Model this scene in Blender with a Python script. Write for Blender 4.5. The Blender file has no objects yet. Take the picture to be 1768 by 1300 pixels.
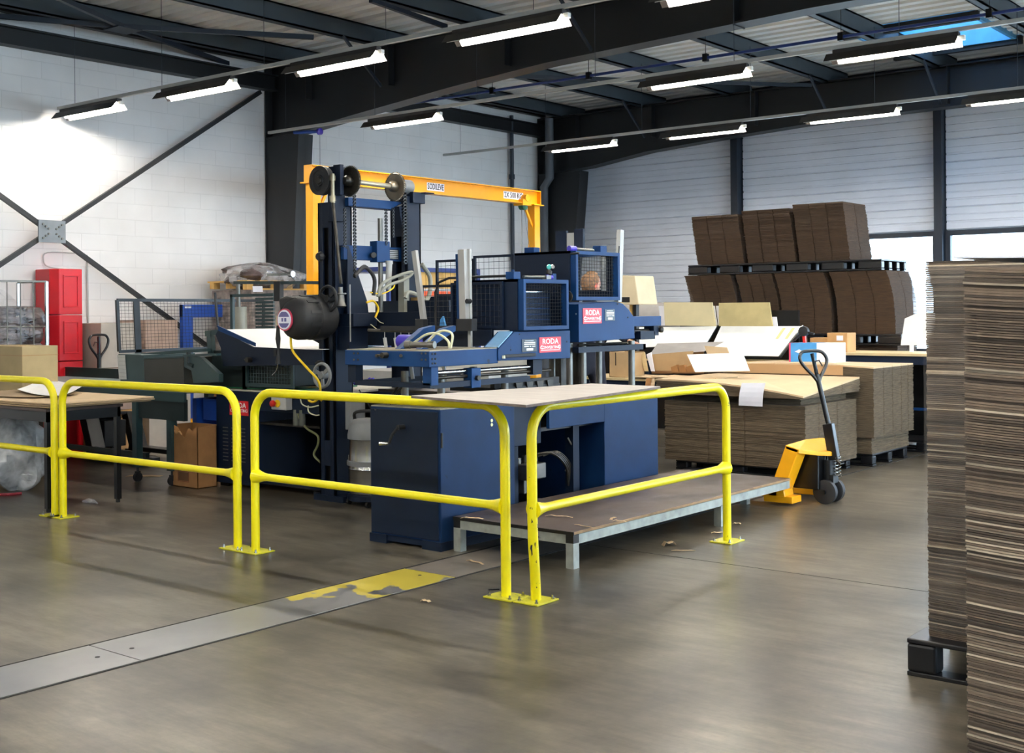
import bpy, bmesh, math, random
from mathutils import Vector, Matrix
random.seed(7)
PI = math.pi
V = Vector
SC = bpy.context.scene
COL = SC.collection

# ---------------------------------------------------------------- camera
FPX, CX, CY, EYE = 2110.0, 884.0, 537.0, 1.62
TH, RHO = math.radians(38.8), math.radians(0.5)
FW = V((-math.sin(TH), math.cos(TH), 0)); RT = V((math.cos(TH), math.sin(TH), 0)); UP = V((0, 0, 1))
cam_d = bpy.data.cameras.new('camera'); cam = bpy.data.objects.new('camera', cam_d); COL.objects.link(cam)
SC.camera = cam
cam_d.sensor_width = 36.0; cam_d.lens = FPX / 1768 * 36.0
cam_d.shift_y = -(650 - CY) / 1768; cam_d.clip_start = 0.05; cam_d.clip_end = 300
cr = RT * math.cos(RHO) - UP * math.sin(RHO)
cu = UP * math.cos(RHO) + RT * math.sin(RHO)
M3 = Matrix((cr, cu, -FW)).transposed()
cam.matrix_world = Matrix.Translation((0, 0, EYE)) @ M3.to_4x4()

# ---------------------------------------------------------------- world, exposure
W = bpy.data.worlds.new('world'); SC.world = W; W.use_nodes = True
bg = W.node_tree.nodes['Background']; bg.inputs[0].default_value = (0.58, 0.79, 1.0, 1); bg.inputs[1].default_value = 9.0
SC.view_settings.view_transform = 'Standard'; SC.view_settings.look = 'None'
SC.view_settings.gamma = 1.0; SC.view_settings.use_curve_mapping = False
SC.view_settings.exposure = 0.85
TUBE_E = 120.0

# surveying helpers: where the sight line through a photo point meets a known plane of the hall
def ray(x, y):
    a, b = x - CX, y - CY
    r = (a * math.cos(RHO) - b * math.sin(RHO)) / FPX
    d = (a * math.sin(RHO) + b * math.cos(RHO)) / FPX
    return FW + RT * r - UP * d
def _on(x, y, i, v):
    d = ray(x, y); o = V((0, 0, EYE)); t = (v - o[i]) / d[i]; return o + d * t
def onx(x, y, v): return _on(x, y, 0, v)
def ony(x, y, v): return _on(x, y, 1, v)
def onz(x, y, v=0.0): return _on(x, y, 2, v)

# ---------------------------------------------------------------- materials
def lin(c):
    def f(u):
        u /= 255.0
        return u / 12.92 if u <= 0.04045 else ((u + 0.055) / 1.055) ** 2.4
    return (f(c[0]), f(c[1]), f(c[2]), 1)
def mat(name, c, rough=0.5, metal=0.0, var=0.08, scale=6.0, bump=0.0, bscale=40.0, c2=None, spec=0.5, wear=None, obvar=0.0, stretch=None, rvar=0.0):
    m = bpy.data.materials.new(name); m.use_nodes = True; nt = m.node_tree; N = nt.nodes; L = nt.links
    b = N['Principled BSDF']; b.inputs['Roughness'].default_value = rough; b.inputs['Metallic'].default_value = metal
    b.inputs['Specular IOR Level'].default_value = spec
    tc = N.new('ShaderNodeTexCoord'); src = tc.outputs['Object']
    if stretch:
        mp = N.new('ShaderNodeMapping'); mp.inputs['Scale'].default_value = stretch; L.new(src, mp.inputs[0]); src = mp.outputs[0]
    no = N.new('ShaderNodeTexNoise'); no.inputs['Scale'].default_value = scale; no.inputs['Detail'].default_value = 5
    L.new(src, no.inputs['Vector'])
    cr_ = N.new('ShaderNodeValToRGB'); a = lin(c)
    if c2: lo, hi = lin(c2), a
    else:
        lo = tuple(max(0, k * (1 - 2 * var)) for k in a[:3]) + (1,); hi = tuple(min(1, k * (1 + var)) for k in a[:3]) + (1,)
    cr_.color_ramp.elements[0].color = lo; cr_.color_ramp.elements[1].color = hi
    cr_.color_ramp.elements[0].position = 0.3; cr_.color_ramp.elements[1].position = 0.7
    L.new(no.outputs['Fac'], cr_.inputs['Fac']); out = cr_.outputs['Color']
    if obvar:
        oi = N.new('ShaderNodeObjectInfo'); mr = N.new('ShaderNodeMapRange')
        mr.inputs['To Min'].default_value = 1 - obvar; mr.inputs['To Max'].default_value = 1 + obvar
        L.new(oi.outputs['Random'], mr.inputs['Value'])
        hs = N.new('ShaderNodeHueSaturation'); L.new(out, hs.inputs['Color']); L.new(mr.outputs[0], hs.inputs['Value']); out = hs.outputs['Color']
    if wear:
        wc, th_, ws = wear
        n2 = N.new('ShaderNodeTexNoise'); n2.inputs['Scale'].default_value = ws; n2.inputs['Detail'].default_value = 8; n2.inputs['Roughness'].default_value = 0.7
        L.new(tc.outputs['Object'], n2.inputs['Vector'])
        r2 = N.new('ShaderNodeValToRGB'); r2.color_ramp.elements[0].position = th_; r2.color_ramp.elements[1].position = th_ + 0.02
        L.new(n2.outputs['Fac'], r2.inputs['Fac'])
        mx = N.new('ShaderNodeMix'); mx.data_type = 'RGBA'; L.new(r2.outputs['Color'], mx.inputs['Factor'])
        L.new(out, mx.inputs['A']); mx.inputs['B'].default_value = lin(wc); out = mx.outputs['Result']
    L.new(out, b.inputs['Base Color'])
    if rvar:
        rr = N.new('ShaderNodeMapRange'); rr.inputs['From Min'].default_value = 0.3; rr.inputs['From Max'].default_value = 0.7
        rr.inputs['To Min'].default_value = rough - rvar; rr.inputs['To Max'].default_value = rough + rvar
        L.new(no.outputs['Fac'], rr.inputs['Value']); L.new(rr.outputs[0], b.inputs['Roughness'])
    if bump:
        nb = N.new('ShaderNodeTexNoise'); nb.inputs['Scale'].default_value = bscale; nb.inputs['Detail'].default_value = 4
        L.new(src, nb.inputs['Vector'])
        bp = N.new('ShaderNodeBump'); bp.inputs['Strength'].default_value = bump; bp.inputs['Distance'].default_value = 0.01
        L.new(nb.outputs['Fac'], bp.inputs['Height']); L.new(bp.outputs[0], b.inputs['Normal'])
    return m
def emis(name, c, s):
    m = bpy.data.materials.new(name); m.use_nodes = True; nt = m.node_tree; N = nt.nodes
    b = N['Principled BSDF']; b.inputs['Base Color'].default_value = lin(c)
    b.inputs['Emission Color'].default_value = lin(c); b.inputs['Emission Strength'].default_value = s
    return m
def glassy(name, c=(235, 240, 245), alpha=0.25, rough=0.12, spec=0.6):
    m = bpy.data.materials.new(name); m.use_nodes = True; nt = m.node_tree; N = nt.nodes; L = nt.links
    b = N['Principled BSDF']; b.inputs['Base Color'].default_value = lin(c); b.inputs['Roughness'].default_value = rough
    b.inputs['Specular IOR Level'].default_value = spec
    no = N.new('ShaderNodeTexNoise'); no.inputs['Scale'].default_value = 7; no.inputs['Detail'].default_value = 3
    tc = N.new('ShaderNodeTexCoord'); L.new(tc.outputs['Object'], no.inputs['Vector'])
    mr = N.new('ShaderNodeMapRange'); mr.inputs['From Min'].default_value = 0.35; mr.inputs['From Max'].default_value = 0.65
    mr.inputs['To Min'].default_value = alpha * 0.6; mr.inputs['To Max'].default_value = min(1, alpha * 1.6)
    L.new(no.outputs['Fac'], mr.inputs['Value']); L.new(mr.outputs[0], b.inputs['Alpha'])
    return m

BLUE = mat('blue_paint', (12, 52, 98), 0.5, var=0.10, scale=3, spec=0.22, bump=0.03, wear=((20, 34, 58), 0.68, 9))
BLUE_C = mat('shaded_cabinet_blue', (8, 38, 74), 0.5, var=0.12, scale=3, spec=0.2, bump=0.03, wear=((8, 22, 42), 0.66, 9))  # same blue paint, darkened: shade on the lower cabinets put into the colour
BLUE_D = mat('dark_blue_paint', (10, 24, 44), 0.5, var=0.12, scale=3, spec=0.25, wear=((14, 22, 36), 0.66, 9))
BLUE_B = mat('bright_blue_paint', (22, 72, 165), 0.4, var=0.06)
TEAL = mat('grey_green_paint', (38, 60, 62), 0.4, var=0.08, scale=4)
TEAL_D = mat('dark_grey_green_paint', (20, 34, 34), 0.45, var=0.1)
YEL = mat('yellow_paint', (238, 222, 10), 0.3, var=0.05, scale=5, bump=0.03, bscale=12)
YELC = mat('yellow_paint_chipped', (238, 222, 10), 0.3, var=0.05, scale=5, wear=((45, 42, 32), 0.66, 11))
YELB = mat('yellow_paint_scuffed', (205, 198, 40), 0.4, var=0.1, scale=9, wear=((120, 118, 70), 0.6, 25))
AMB = mat('amber_crane_paint', (250, 172, 12), 0.35, var=0.05, scale=3)
AMBJ = mat('amber_jack_paint', (242, 168, 18), 0.35, var=0.06, scale=5, wear=((130, 100, 50), 0.7, 18))
BLK = mat('black_paint', (10, 10, 11), 0.3, var=0.15)
BLKR = mat('black_rubber', (22, 22, 24), 0.6, var=0.15)
CHR = mat('bright_steel', (180, 180, 178), 0.22, 1.0, var=0.08, scale=8)
STL = mat('dull_steel', (120, 118, 112), 0.4, 0.8, var=0.12, scale=10)
STLD = mat('oily_dark_steel', (62, 58, 52), 0.35, 0.7, var=0.25, scale=14)
ALU = mat('grey_aluminium', (165, 163, 158), 0.42, 0.3, var=0.05)
FRAME = mat('anthracite_steel', (19, 20, 23), 0.5, var=0.08, scale=2)
FRAMEB = mat('blue_grey_steel', (34, 42, 54), 0.5, var=0.08, scale=2)
PURL = mat('blue_grey_purlin', (54, 64, 72), 0.5, var=0.06, scale=2)
DECK = mat('corrugated_roof_sheet', (240, 238, 232), 0.35, 0.0, var=0.05, scale=2)
CLAD = mat('white_lacquered_cladding', (236, 238, 246), 0.4, 0.0, var=0.04, scale=1.5)
WHITE = mat('white_board', (238, 238, 236), 0.5, var=0.02)
PAPER = mat('white_paper', (236, 236, 244), 0.7, var=0.02)
GREY = mat('grey_plastic', (120, 122, 124), 0.45, var=0.06)
LGREY = mat('light_grey_plastic', (176, 176, 172), 0.45, var=0.04)
RED = mat('red_locker_paint', (206, 20, 34), 0.35, var=0.04)
REDL = mat('red_sign_enamel', (212, 26, 36), 0.35, var=0.02)
REDR = mat('red_plastic', (214, 40, 28), 0.35, var=0.04)
CARD = mat('kraft_cardboard', (150, 128, 98), 0.85, var=0.09, scale=5, bump=0.12, bscale=60)
CARDT = mat('pale_kraft_top', (206, 180, 144), 0.85, var=0.05, scale=4, bump=0.05)
CARDE = mat('cardboard_edges', (100, 85, 65), 0.9, var=0.22, scale=9, bump=0.5, bscale=60, stretch=(1, 1, 14), obvar=0.12)
CARDD = mat('brown_cardboard_edges', (72, 52, 34), 0.9, var=0.2, scale=9, bump=0.5, bscale=60, stretch=(1, 1, 14), obvar=0.12)
CARDS = mat('single_cardboard_sheet', (96, 82, 68), 0.85, var=0.14, scale=30, obvar=0.6, stretch=(1, 1, 6))
CARDP = mat('pale_cardboard_edge', (168, 152, 130), 0.8, var=0.1, scale=20, obvar=0.35)
BOXC = mat('tan_box_cardboard', (196, 150, 98), 0.8, var=0.07, scale=7)
BOXD = mat('brown_box_cardboard', (158, 112, 66), 0.8, var=0.10, scale=8)
WOODP = mat('pale_pine_board', (214, 190, 144), 0.6, var=0.08, scale=3, stretch=(1, 9, 9), bump=0.05)
PLY = mat('grey_worn_plywood', (176, 168, 160), 0.6, var=0.08, scale=4, stretch=(1, 6, 6), bump=0.06)
PLYE = mat('plywood_edge', (112, 100, 92), 0.8, var=0.15, scale=20)
DUSTY = mat('brown_worn_platform_board', (82, 68, 60), 0.42, var=0.3, scale=2.4, c2=(44, 37, 35), bump=0.08, rvar=0.12)
GALV = mat('galvanised_scuffed_steel', (160, 164, 156), 0.45, 0.35, var=0.14, scale=12, wear=((50, 48, 44), 0.66, 14))
PALW = mat('pine_pallet_wood', (202, 160, 92), 0.8, var=0.12, scale=6)
PALB = mat('black_plastic_pallet', (14, 14, 18), 0.35, var=0.2)
FILM = glassy('clear_stretch_film', (232, 230, 232), 0.30, 0.15, 0.9)
MILKF = glassy('milky_plastic_film', (226, 228, 228), 0.62, 0.25, 0.8)
DARKF = mat('shrink_wrapped_dark_print', (112, 98, 96), 0.15, var=0.5, scale=6, c2=(26, 17, 18), bump=0.9, bscale=9, stretch=(1, 1, 3), spec=1.0)
NAVY = mat('navy_work_cloth', (26, 28, 42), 0.85, var=0.15, bump=0.3, bscale=30)
SKIN = mat('skin', (205, 150, 125), 0.5, var=0.05)
HAIR = mat('light_brown_hair', (128, 92, 60), 0.7, var=0.25, scale=40)
GREENB = mat('green_belt', (22, 104, 62), 0.5, var=0.06)
HOSEY = mat('yellow_air_hose', (236, 196, 26), 0.4, var=0.04)
HOSEC = mat('cream_air_hose', (216, 214, 178), 0.35, var=0.04)
HOSEG = mat('grey_flexible_hose', (140, 140, 128), 0.5, var=0.1)
ORG = mat('orange_print', (235, 92, 38), 0.5, var=0.04)
SKYB = mat('light_blue_cloth_print', (70, 150, 214), 0.5, var=0.05)
PURP = mat('violet_blue_plastic', (58, 44, 160), 0.35, var=0.05)
TXTW = mat('white_lettering', (240, 240, 238), 0.6, var=0.0)
TXTB = mat('black_lettering', (12, 12, 14), 0.6, var=0.0)
PINK = mat('pink_print', (226, 70, 110), 0.5, var=0.03)
GREYP = mat('grey_plaster_board', (150, 146, 144), 0.8, var=0.05)
TUBE = emis('fluorescent_tube_glow', (255, 250, 240), TUBE_E)
REFL = mat('white_reflector_enamel', (236, 232, 224), 0.35, var=0.02)
LAMPD = mat('dark_lamp_housing', (44, 40, 38), 0.5, var=0.08)

def floor_mat():
    m = bpy.data.materials.new('polished_concrete'); m.use_nodes = True; nt = m.node_tree; N = nt.nodes; L = nt.links
    b = N['Principled BSDF']; tc = N.new('ShaderNodeTexCoord')
    n1 = N.new('ShaderNodeTexNoise'); n1.inputs['Scale'].default_value = 0.7; n1.inputs['Detail'].default_value = 9; n1.inputs['Roughness'].default_value = 0.66
    L.new(tc.outputs['Object'], n1.inputs['Vector'])
    r1 = N.new('ShaderNodeValToRGB'); e = r1.color_ramp.elements
    e[0].position = 0.32; e[0].color = lin((40, 35, 28)); e[1].position = 0.64; e[1].color = lin((118, 110, 96))
    L.new(n1.outputs['Fac'], r1.inputs['Fac'])
    mp = N.new('ShaderNodeMapping'); mp.inputs['Scale'].default_value = (1, 5, 1); mp.inputs['Rotation'].default_value = (0, 0, 0.5); L.new(tc.outputs['Object'], mp.inputs[0])
    n2 = N.new('ShaderNodeTexNoise'); n2.inputs['Scale'].default_value = 2.2; n2.inputs['Detail'].default_value = 8; n2.inputs['Roughness'].default_value = 0.7
    L.new(mp.outputs[0], n2.inputs['Vector'])
    r2 = N.new('ShaderNodeValToRGB'); e = r2.color_ramp.elements
    e[0].position = 0.34; e[0].color = (0.48, 0.47, 0.46, 1); e[1].position = 0.62; e[1].color = (1.03, 1.03, 1.03, 1)
    L.new(n2.outputs['Fac'], r2.inputs['Fac'])
    mx = N.new('ShaderNodeMix'); mx.data_type = 'RGBA'; mx.blend_type = 'MULTIPLY'; mx.inputs['Factor'].default_value = 1
    L.new(r1.outputs['Color'], mx.inputs['A']); L.new(r2.outputs['Color'], mx.inputs['B'])
    n3 = N.new('ShaderNodeTexNoise'); n3.inputs['Scale'].default_value = 45; n3.inputs['Detail'].default_value = 4
    L.new(tc.outputs['Object'], n3.inputs['Vector'])
    r3 = N.new('ShaderNodeValToRGB'); e = r3.color_ramp.elements
    e[0].position = 0.25; e[0].color = (0.8, 0.8, 0.8, 1); e[1].position = 0.5; e[1].color = (1, 1, 1, 1)
    L.new(n3.outputs['Fac'], r3.inputs['Fac'])
    m2 = N.new('ShaderNodeMix'); m2.data_type = 'RGBA'; m2.blend_type = 'MULTIPLY'; m2.inputs['Factor'].default_value = 0.7
    L.new(mx.outputs['Result'], m2.inputs['A']); L.new(r3.outputs['Color'], m2.inputs['B'])
    L.new(m2.outputs['Result'], b.inputs['Base Color'])
    rr = N.new('ShaderNodeMapRange'); rr.inputs['From Min'].default_value = 0.3; rr.inputs['From Max'].default_value = 0.7
    rr.inputs['To Min'].default_value = 0.35; rr.inputs['To Max'].default_value = 0.285
    n5 = N.new('ShaderNodeTexNoise'); n5.inputs['Scale'].default_value = 0.4; n5.inputs['Detail'].default_value = 2; L.new(tc.outputs['Object'], n5.inputs['Vector'])
    L.new(n5.outputs['Fac'], rr.inputs['Value']); L.new(rr.outputs[0], b.inputs['Roughness'])
    b.inputs['Specular IOR Level'].default_value = 0.38
    bp = N.new('ShaderNodeBump'); bp.inputs['Strength'].default_value = 0.05; bp.inputs['Distance'].default_value = 0.01
    L.new(n2.outputs['Fac'], bp.inputs['Height']); L.new(bp.outputs[0], b.inputs['Normal'])
    return m
def plate_mat():
    m = bpy.data.materials.new('worn_painted_floor_plate'); m.use_nodes = True; nt = m.node_tree; N = nt.nodes; L = nt.links
    b = N['Principled BSDF']; g = N.new('ShaderNodeNewGeometry'); sp = N.new('ShaderNodeSeparateXYZ'); L.new(g.outputs['Position'], sp.inputs[0])
    no = N.new('ShaderNodeTexNoise'); no.inputs['Scale'].default_value = 5; no.inputs['Detail'].default_value = 7; L.new(g.outputs['Position'], no.inputs['Vector'])
    def mth(op, a, c):
        k = N.new('ShaderNodeMath'); k.operation = op
        for i, q in enumerate((a, c)):
            if isinstance(q, (int, float)): k.inputs[i].default_value = q
            else: L.new(q, k.inputs[i])
        return k.outputs[0]
    # paint survives at the far end of the plate and along its left edge
    s = mth('ADD', mth('MULTIPLY', mth('SUBTRACT', sp.outputs['Y'], 4.75), 1.5), mth('MULTIPLY', mth('SUBTRACT', -5.12, sp.outputs['X']), 1.5))
    s = mth('ADD', s, mth('MULTIPLY', mth('SUBTRACT', no.outputs['Fac'], 0.5), 3.4))
    rp = N.new('ShaderNodeValToRGB'); rp.color_ramp.elements[0].position = 0.32; rp.color_ramp.elements[1].position = 0.40; L.new(s, rp.inputs['Fac'])
    st = N.new('ShaderNodeValToRGB'); st.color_ramp.elements[0].color = lin((112, 112, 112)); st.color_ramp.elements[1].color = lin((168, 168, 170))
    n2 = N.new('ShaderNodeTexNoise'); n2.inputs['Scale'].default_value = 2.0; n2.inputs['Detail'].default_value = 5; L.new(g.outputs['Position'], n2.inputs['Vector']); L.new(n2.outputs['Fac'], st.inputs['Fac'])
    mx = N.new('ShaderNodeMix'); mx.data_type = 'RGBA'; L.new(rp.outputs['Color'], mx.inputs['Factor']); L.new(st.outputs['Color'], mx.inputs['A'])
    mx.inputs['B'].default_value = lin((186, 168, 62)); L.new(mx.outputs['Result'], b.inputs['Base Color'])
    inv = mth('SUBTRACT', 1.0, rp.outputs['Color']); L.new(mth('MULTIPLY', inv, 0.75), b.inputs['Metallic'])
    b.inputs['Roughness'].default_value = 0.34
    return m
def block_mat():
    m = bpy.data.materials.new('white_painted_blockwork'); m.use_nodes = True; nt = m.node_tree; N = nt.nodes; L = nt.links
    b = N['Principled BSDF']; b.inputs['Roughness'].default_value = 0.75
    g = N.new('ShaderNodeNewGeometry'); mp = N.new('ShaderNodeMapping'); mp.vector_type = 'POINT'
    # wall plane is Y-Z: turn it so bricks run along Y
    cx = N.new('ShaderNodeSeparateXYZ'); L.new(g.outputs['Position'], cx.inputs[0]); cb = N.new('ShaderNodeCombineXYZ')
    L.new(cx.outputs['Y'], cb.inputs['X']); L.new(cx.outputs['Z'], cb.inputs['Y'])
    br = N.new('ShaderNodeTexBrick'); L.new(cb.outputs[0], br.inputs['Vector']); br.inputs['Scale'].default_value = 1.0
    br.inputs['Brick Width'].default_value = 0.5; br.inputs['Row Height'].default_value = 0.2; br.inputs['Mortar Size'].default_value = 0.006
    br.inputs['Mortar Smooth'].default_value = 0.4
    br.inputs['Color1'].default_value = lin((236, 233, 231)); br.inputs['Color2'].default_value = lin((233, 230, 228)); br.inputs['Mortar'].default_value = lin((226, 223, 221))
    no = N.new('ShaderNodeTexNoise'); no.inputs['Scale'].default_value = 0.9; no.inputs['Detail'].default_value = 6; L.new(g.outputs['Position'], no.inputs['Vector'])
    rp = N.new('ShaderNodeValToRGB'); rp.color_ramp.elements[0].position = 0.3; rp.color_ramp.elements[0].color = (0.86, 0.85, 0.84, 1); rp.color_ramp.elements[1].position = 0.65; rp.color_ramp.elements[1].color = (1, 1, 1, 1)
    L.new(no.outputs['Fac'], rp.inputs['Fac'])
    mx = N.new('ShaderNodeMix'); mx.data_type = 'RGBA'; mx.blend_type = 'MULTIPLY'; mx.inputs['Factor'].default_value = 1
    L.new(br.outputs['Color'], mx.inputs['A']); L.new(rp.outputs['Color'], mx.inputs['B']); L.new(mx.outputs['Result'], b.inputs['Base Color'])
    bp = N.new('ShaderNodeBump'); bp.inputs['Strength'].default_value = 0.35; bp.inputs['Distance'].default_value = 0.01; bp.invert = True
    L.new(br.outputs['Fac'], bp.inputs['Height']); L.new(bp.outputs[0], b.inputs['Normal'])
    return m
FLOOR = floor_mat(); PLATE = plate_mat(); BLOCK = block_mat()

# ---------------------------------------------------------------- mesh builder
def basis(d, up=V((0, 0, 1))):
    d = d.normalized()
    if abs(d.dot(up)) > 0.98: up = V((0, 1, 0))
    s = d.cross(up).normalized(); return s, s.cross(d).normalized()
class MB:
    def __init__(s): s.v = []; s.f = []
    def add(s, vs, fs):
        o = len(s.v); s.v += [V(p) for p in vs]; s.f += [tuple(i + o for i in f) for f in fs]; return s
    def box(s, x0, x1, y0, y1, z0, z1):
        if x0 > x1: x0, x1 = x1, x0
        if y0 > y1: y0, y1 = y1, y0
        if z0 > z1: z0, z1 = z1, z0
        return s.add([(x0,y0,z0),(x1,y0,z0),(x1,y1,z0),(x0,y1,z0),(x0,y0,z1),(x1,y0,z1),(x1,y1,z1),(x0,y1,z1)],
                     [(0,3,2,1),(4,5,6,7),(0,1,5,4),(1,2,6,5),(2,3,7,6),(3,0,4,7)])
    def bar(s, p, q, w, h, up=V((0, 0, 1))):
        p, q = V(p), V(q); a, b = basis(q - p, V(up)); a = a * w / 2; b = b * h / 2
        return s.add([p-a-b, p+a-b, p+a+b, p-a+b, q-a-b, q+a-b, q+a+b, q-a+b],
                     [(0,1,2,3),(4,7,6,5),(0,4,5,1),(1,5,6,2),(2,6,7,3),(3,7,4,0)])
    def tube(s, pts, r, n=10, closed=False):
        pts = [V(p) for p in pts]; N_ = len(pts); up = None; rings = []
        rr = r if isinstance(r, (list, tuple)) else [r] * N_
        for i, p in enumerate(pts):
            d = (pts[min(i+1, N_-1)] - pts[max(i-1, 0)]).normalized()
            if up is None: a, b = basis(d); up = b
            a = d.cross(up); a = a.normalized() if a.length > 1e-6 else basis(d)[0]; b = a.cross(d).normalized(); up = b
            rings.append([p + (a * math.cos(2*PI*k/n) + b * math.sin(2*PI*k/n)) * rr[i] for k in range(n)])
        vs = [q for R in rings for q in R]; fs = []
        for i in range(N_ - 1):
            for k in range(n):
                k2 = (k+1) % n; fs.append((i*n+k, (i+1)*n+k, (i+1)*n+k2, i*n+k2))
        fs.append(tuple(range(n))); fs.append(tuple(reversed(range((N_-1)*n, N_*n))))
        return s.add(vs, fs)
    def cyl(s, p, q, r, n=14, r2=None): return s.tube([p, q], [r, r if r2 is None else r2], n)
    def prism(s, pts, d):
        pts = [V(p) for p in pts]; d = V(d); n = len(pts)
        return s.add(pts + [p + d for p in pts], [tuple(range(n)), tuple(reversed(range(n, 2*n)))] + [(i, i+n, (i+1) % n + n, (i+1) % n) for i in range(n)])
    def lathe(s, o, ax, prof, n=20):
        o, ax = V(o), V(ax).normalized(); a, b = basis(ax); vs = []; fs = []
        for r, h in prof: vs += [o + ax*h + (a*math.cos(2*PI*k/n) + b*math.sin(2*PI*k/n))*r for k in range(n)]
        for i in range(len(prof)-1):
            for k in range(n):
                k2 = (k+1) % n; fs.append((i*n+k, i*n+k2, (i+1)*n+k2, (i+1)*n+k))
        fs.append(tuple(reversed(range(n)))); fs.append(tuple(range((len(prof)-1)*n, len(prof)*n)))
        return s.add(vs, fs)
    def quad(s, *p): return s.add(p, [tuple(range(len(p)))])
    def slab(s, corners, t):      # thin board under a quad
        c = [V(p) for p in corners]; n = (c[1]-c[0]).cross(c[2]-c[0]).normalized()
        return s.prism(c, -n * t)
    def mesh(s, name, off=V((0, 0, 0)), smooth=False):
        m = bpy.data.meshes.new(name); m.from_pydata([p - off for p in s.v], [], s.f); m.update()
        bm = bmesh.new(); bm.from_mesh(m); bmesh.ops.recalc_face_normals(bm, faces=bm.faces); bm.to_mesh(m); bm.free()
        if smooth: m.polygons.foreach_set('use_smooth', [True] * len(m.polygons)); m.set_sharp_from_angle(angle=math.radians(40))
        return m
def wloc(o):
    p = V((0, 0, 0))
    while o: p = p + o.location; o = o.parent
    return p
def put(name, mb, m, parent=None, smooth=False, bevel=0.0, label=None, kind=None):
    if parent is None:
        xs = [p.x for p in mb.v]; ys = [p.y for p in mb.v]
        o0 = V(((min(xs)+max(xs))/2, (min(ys)+max(ys))/2, min(p.z for p in mb.v)))
    else: o0 = wloc(parent)
    me = mb.mesh(name, o0, smooth); me.materials.append(m)
    o = bpy.data.objects.new(name, me); COL.objects.link(o)
    if parent is None: o.location = o0
    else: o.parent = parent
    if bevel:
        b = o.modifiers.new('bevel', 'BEVEL'); b.width = bevel; b.segments = 2; b.limit_method = 'ANGLE'; b.angle_limit = math.radians(50)
    if label: o['label'] = label
    if kind: o['kind'] = kind
    return o
def tag(o, label, cat, group=None):
    o['label'] = label; o['category'] = cat
    if group: o['group'] = group
    return o
def thing(name, label, cat, loc, group=None):
    o = bpy.data.objects.new(name, None); COL.objects.link(o); o.location = V(loc); o.empty_display_size = 0.2
    return tag(o, label, cat, group)
def struct(name, mb, m, parent=None, **k):
    o = put(name, mb, m, parent, **k)
    if parent is None: o['kind'] = 'structure'
    return o
def text(name, body, loc, size, right, up, m, parent, width=None, thick=0.0008, align='CENTER'):
    cu_ = bpy.data.curves.new(name, 'FONT'); cu_.body = body; cu_.size = size; cu_.align_x = align; cu_.align_y = 'CENTER'; cu_.extrude = thick
    cu_.offset = size * 0.012; cu_.resolution_u = 2
    t = bpy.data.objects.new(name, cu_); COL.objects.link(t); bpy.context.view_layer.update()
    me = bpy.data.meshes.new_from_object(t.evaluated_get(bpy.context.evaluated_depsgraph_get())); COL.objects.unlink(t); bpy.data.objects.remove(t)
    r, u = V(right).normalized(), V(up).normalized(); n = r.cross(u)
    sx = 1.0
    if width:
        w = max(v.co.x for v in me.vertices) - min(v.co.x for v in me.vertices); sx = width / w
    off = wloc(parent)
    for v in me.vertices: c = v.co.copy(); v.co = V(loc) - off + r * c.x * sx + u * c.y + n * c.z
    me.materials.clear(); me.materials.append(m)
    o = bpy.data.objects.new(name, me); COL.objects.link(o); o.parent = parent; return o
def arc(c, a, b, r, t0, t1, n=6):
    return [V(c) + V(a) * r * math.cos(t0 + (t1-t0)*i/n) + V(b) * r * math.sin(t0 + (t1-t0)*i/n) for i in range(n+1)]
def spline(pts, n=8):
    pts = [V(p) for p in pts]; P = [pts[0]*2 - pts[1]] + pts + [pts[-1]*2 - pts[-2]]; out = []
    for i in range(1, len(P)-2):
        for k in range(n):
            t = k/n; a, b, c, d = P[i-1], P[i], P[i+1], P[i+2]
            out.append(0.5*((2*b) + (c-a)*t + (2*a-5*b+4*c-d)*t*t + (3*b-a-3*c+d)*t**3))
    return out + [pts[-1]]
def netting(o, u, v, nu, nv, r=0.0015):     # wires across a rectangle o, o+u, o+v
    mb = MB(); o, u, v = V(o), V(u), V(v)
    for i in range(1, nu): mb.tube([o+u*i/nu, o+u*i/nu+v], r, 4)
    for i in range(1, nv): mb.tube([o+v*i/nv, o+v*i/nv+u], r, 4)
    return mb
def ringframe(o, u, v, w, t):               # rectangular frame of flat bar, depth t along u x v
    mb = MB(); o, u, v = V(o), V(u), V(v); un, vn = u.normalized(), v.normalized(); n = un.cross(vn) * t
    for a, b, c in ((o, u, vn*w), (o+v-vn*w, u, vn*w), (o+vn*w, v-vn*2*w, un*w), (o+u-un*w+vn*w, v-vn*2*w, un*w)):
        mb.prism([a, a+b, a+b+c, a+c], n)
    return mb

# ================================================================ THE HALL
WX, GY = -13.3, 18.1          # left wall face, gable wall face
SKY = [(-6.55, -5.0, 15.35, 16.95), (-0.9, 0.7, 15.35, 16.95), (5, 6.6, 15.35, 16.95), (-0.9, 0.7, 8.2, 9.8), (5, 6.6, 8.2, 9.8),
       (-6.55, -4.95, 1.7, 3.3), (-0.9, 0.7, 1.7, 3.3), (5, 6.6, 1.7, 3.3)]
fl = struct('floor', MB().box(-13.6, 9.2, -5.2, 18.4, -0.12, 0.0), FLOOR)
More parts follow.
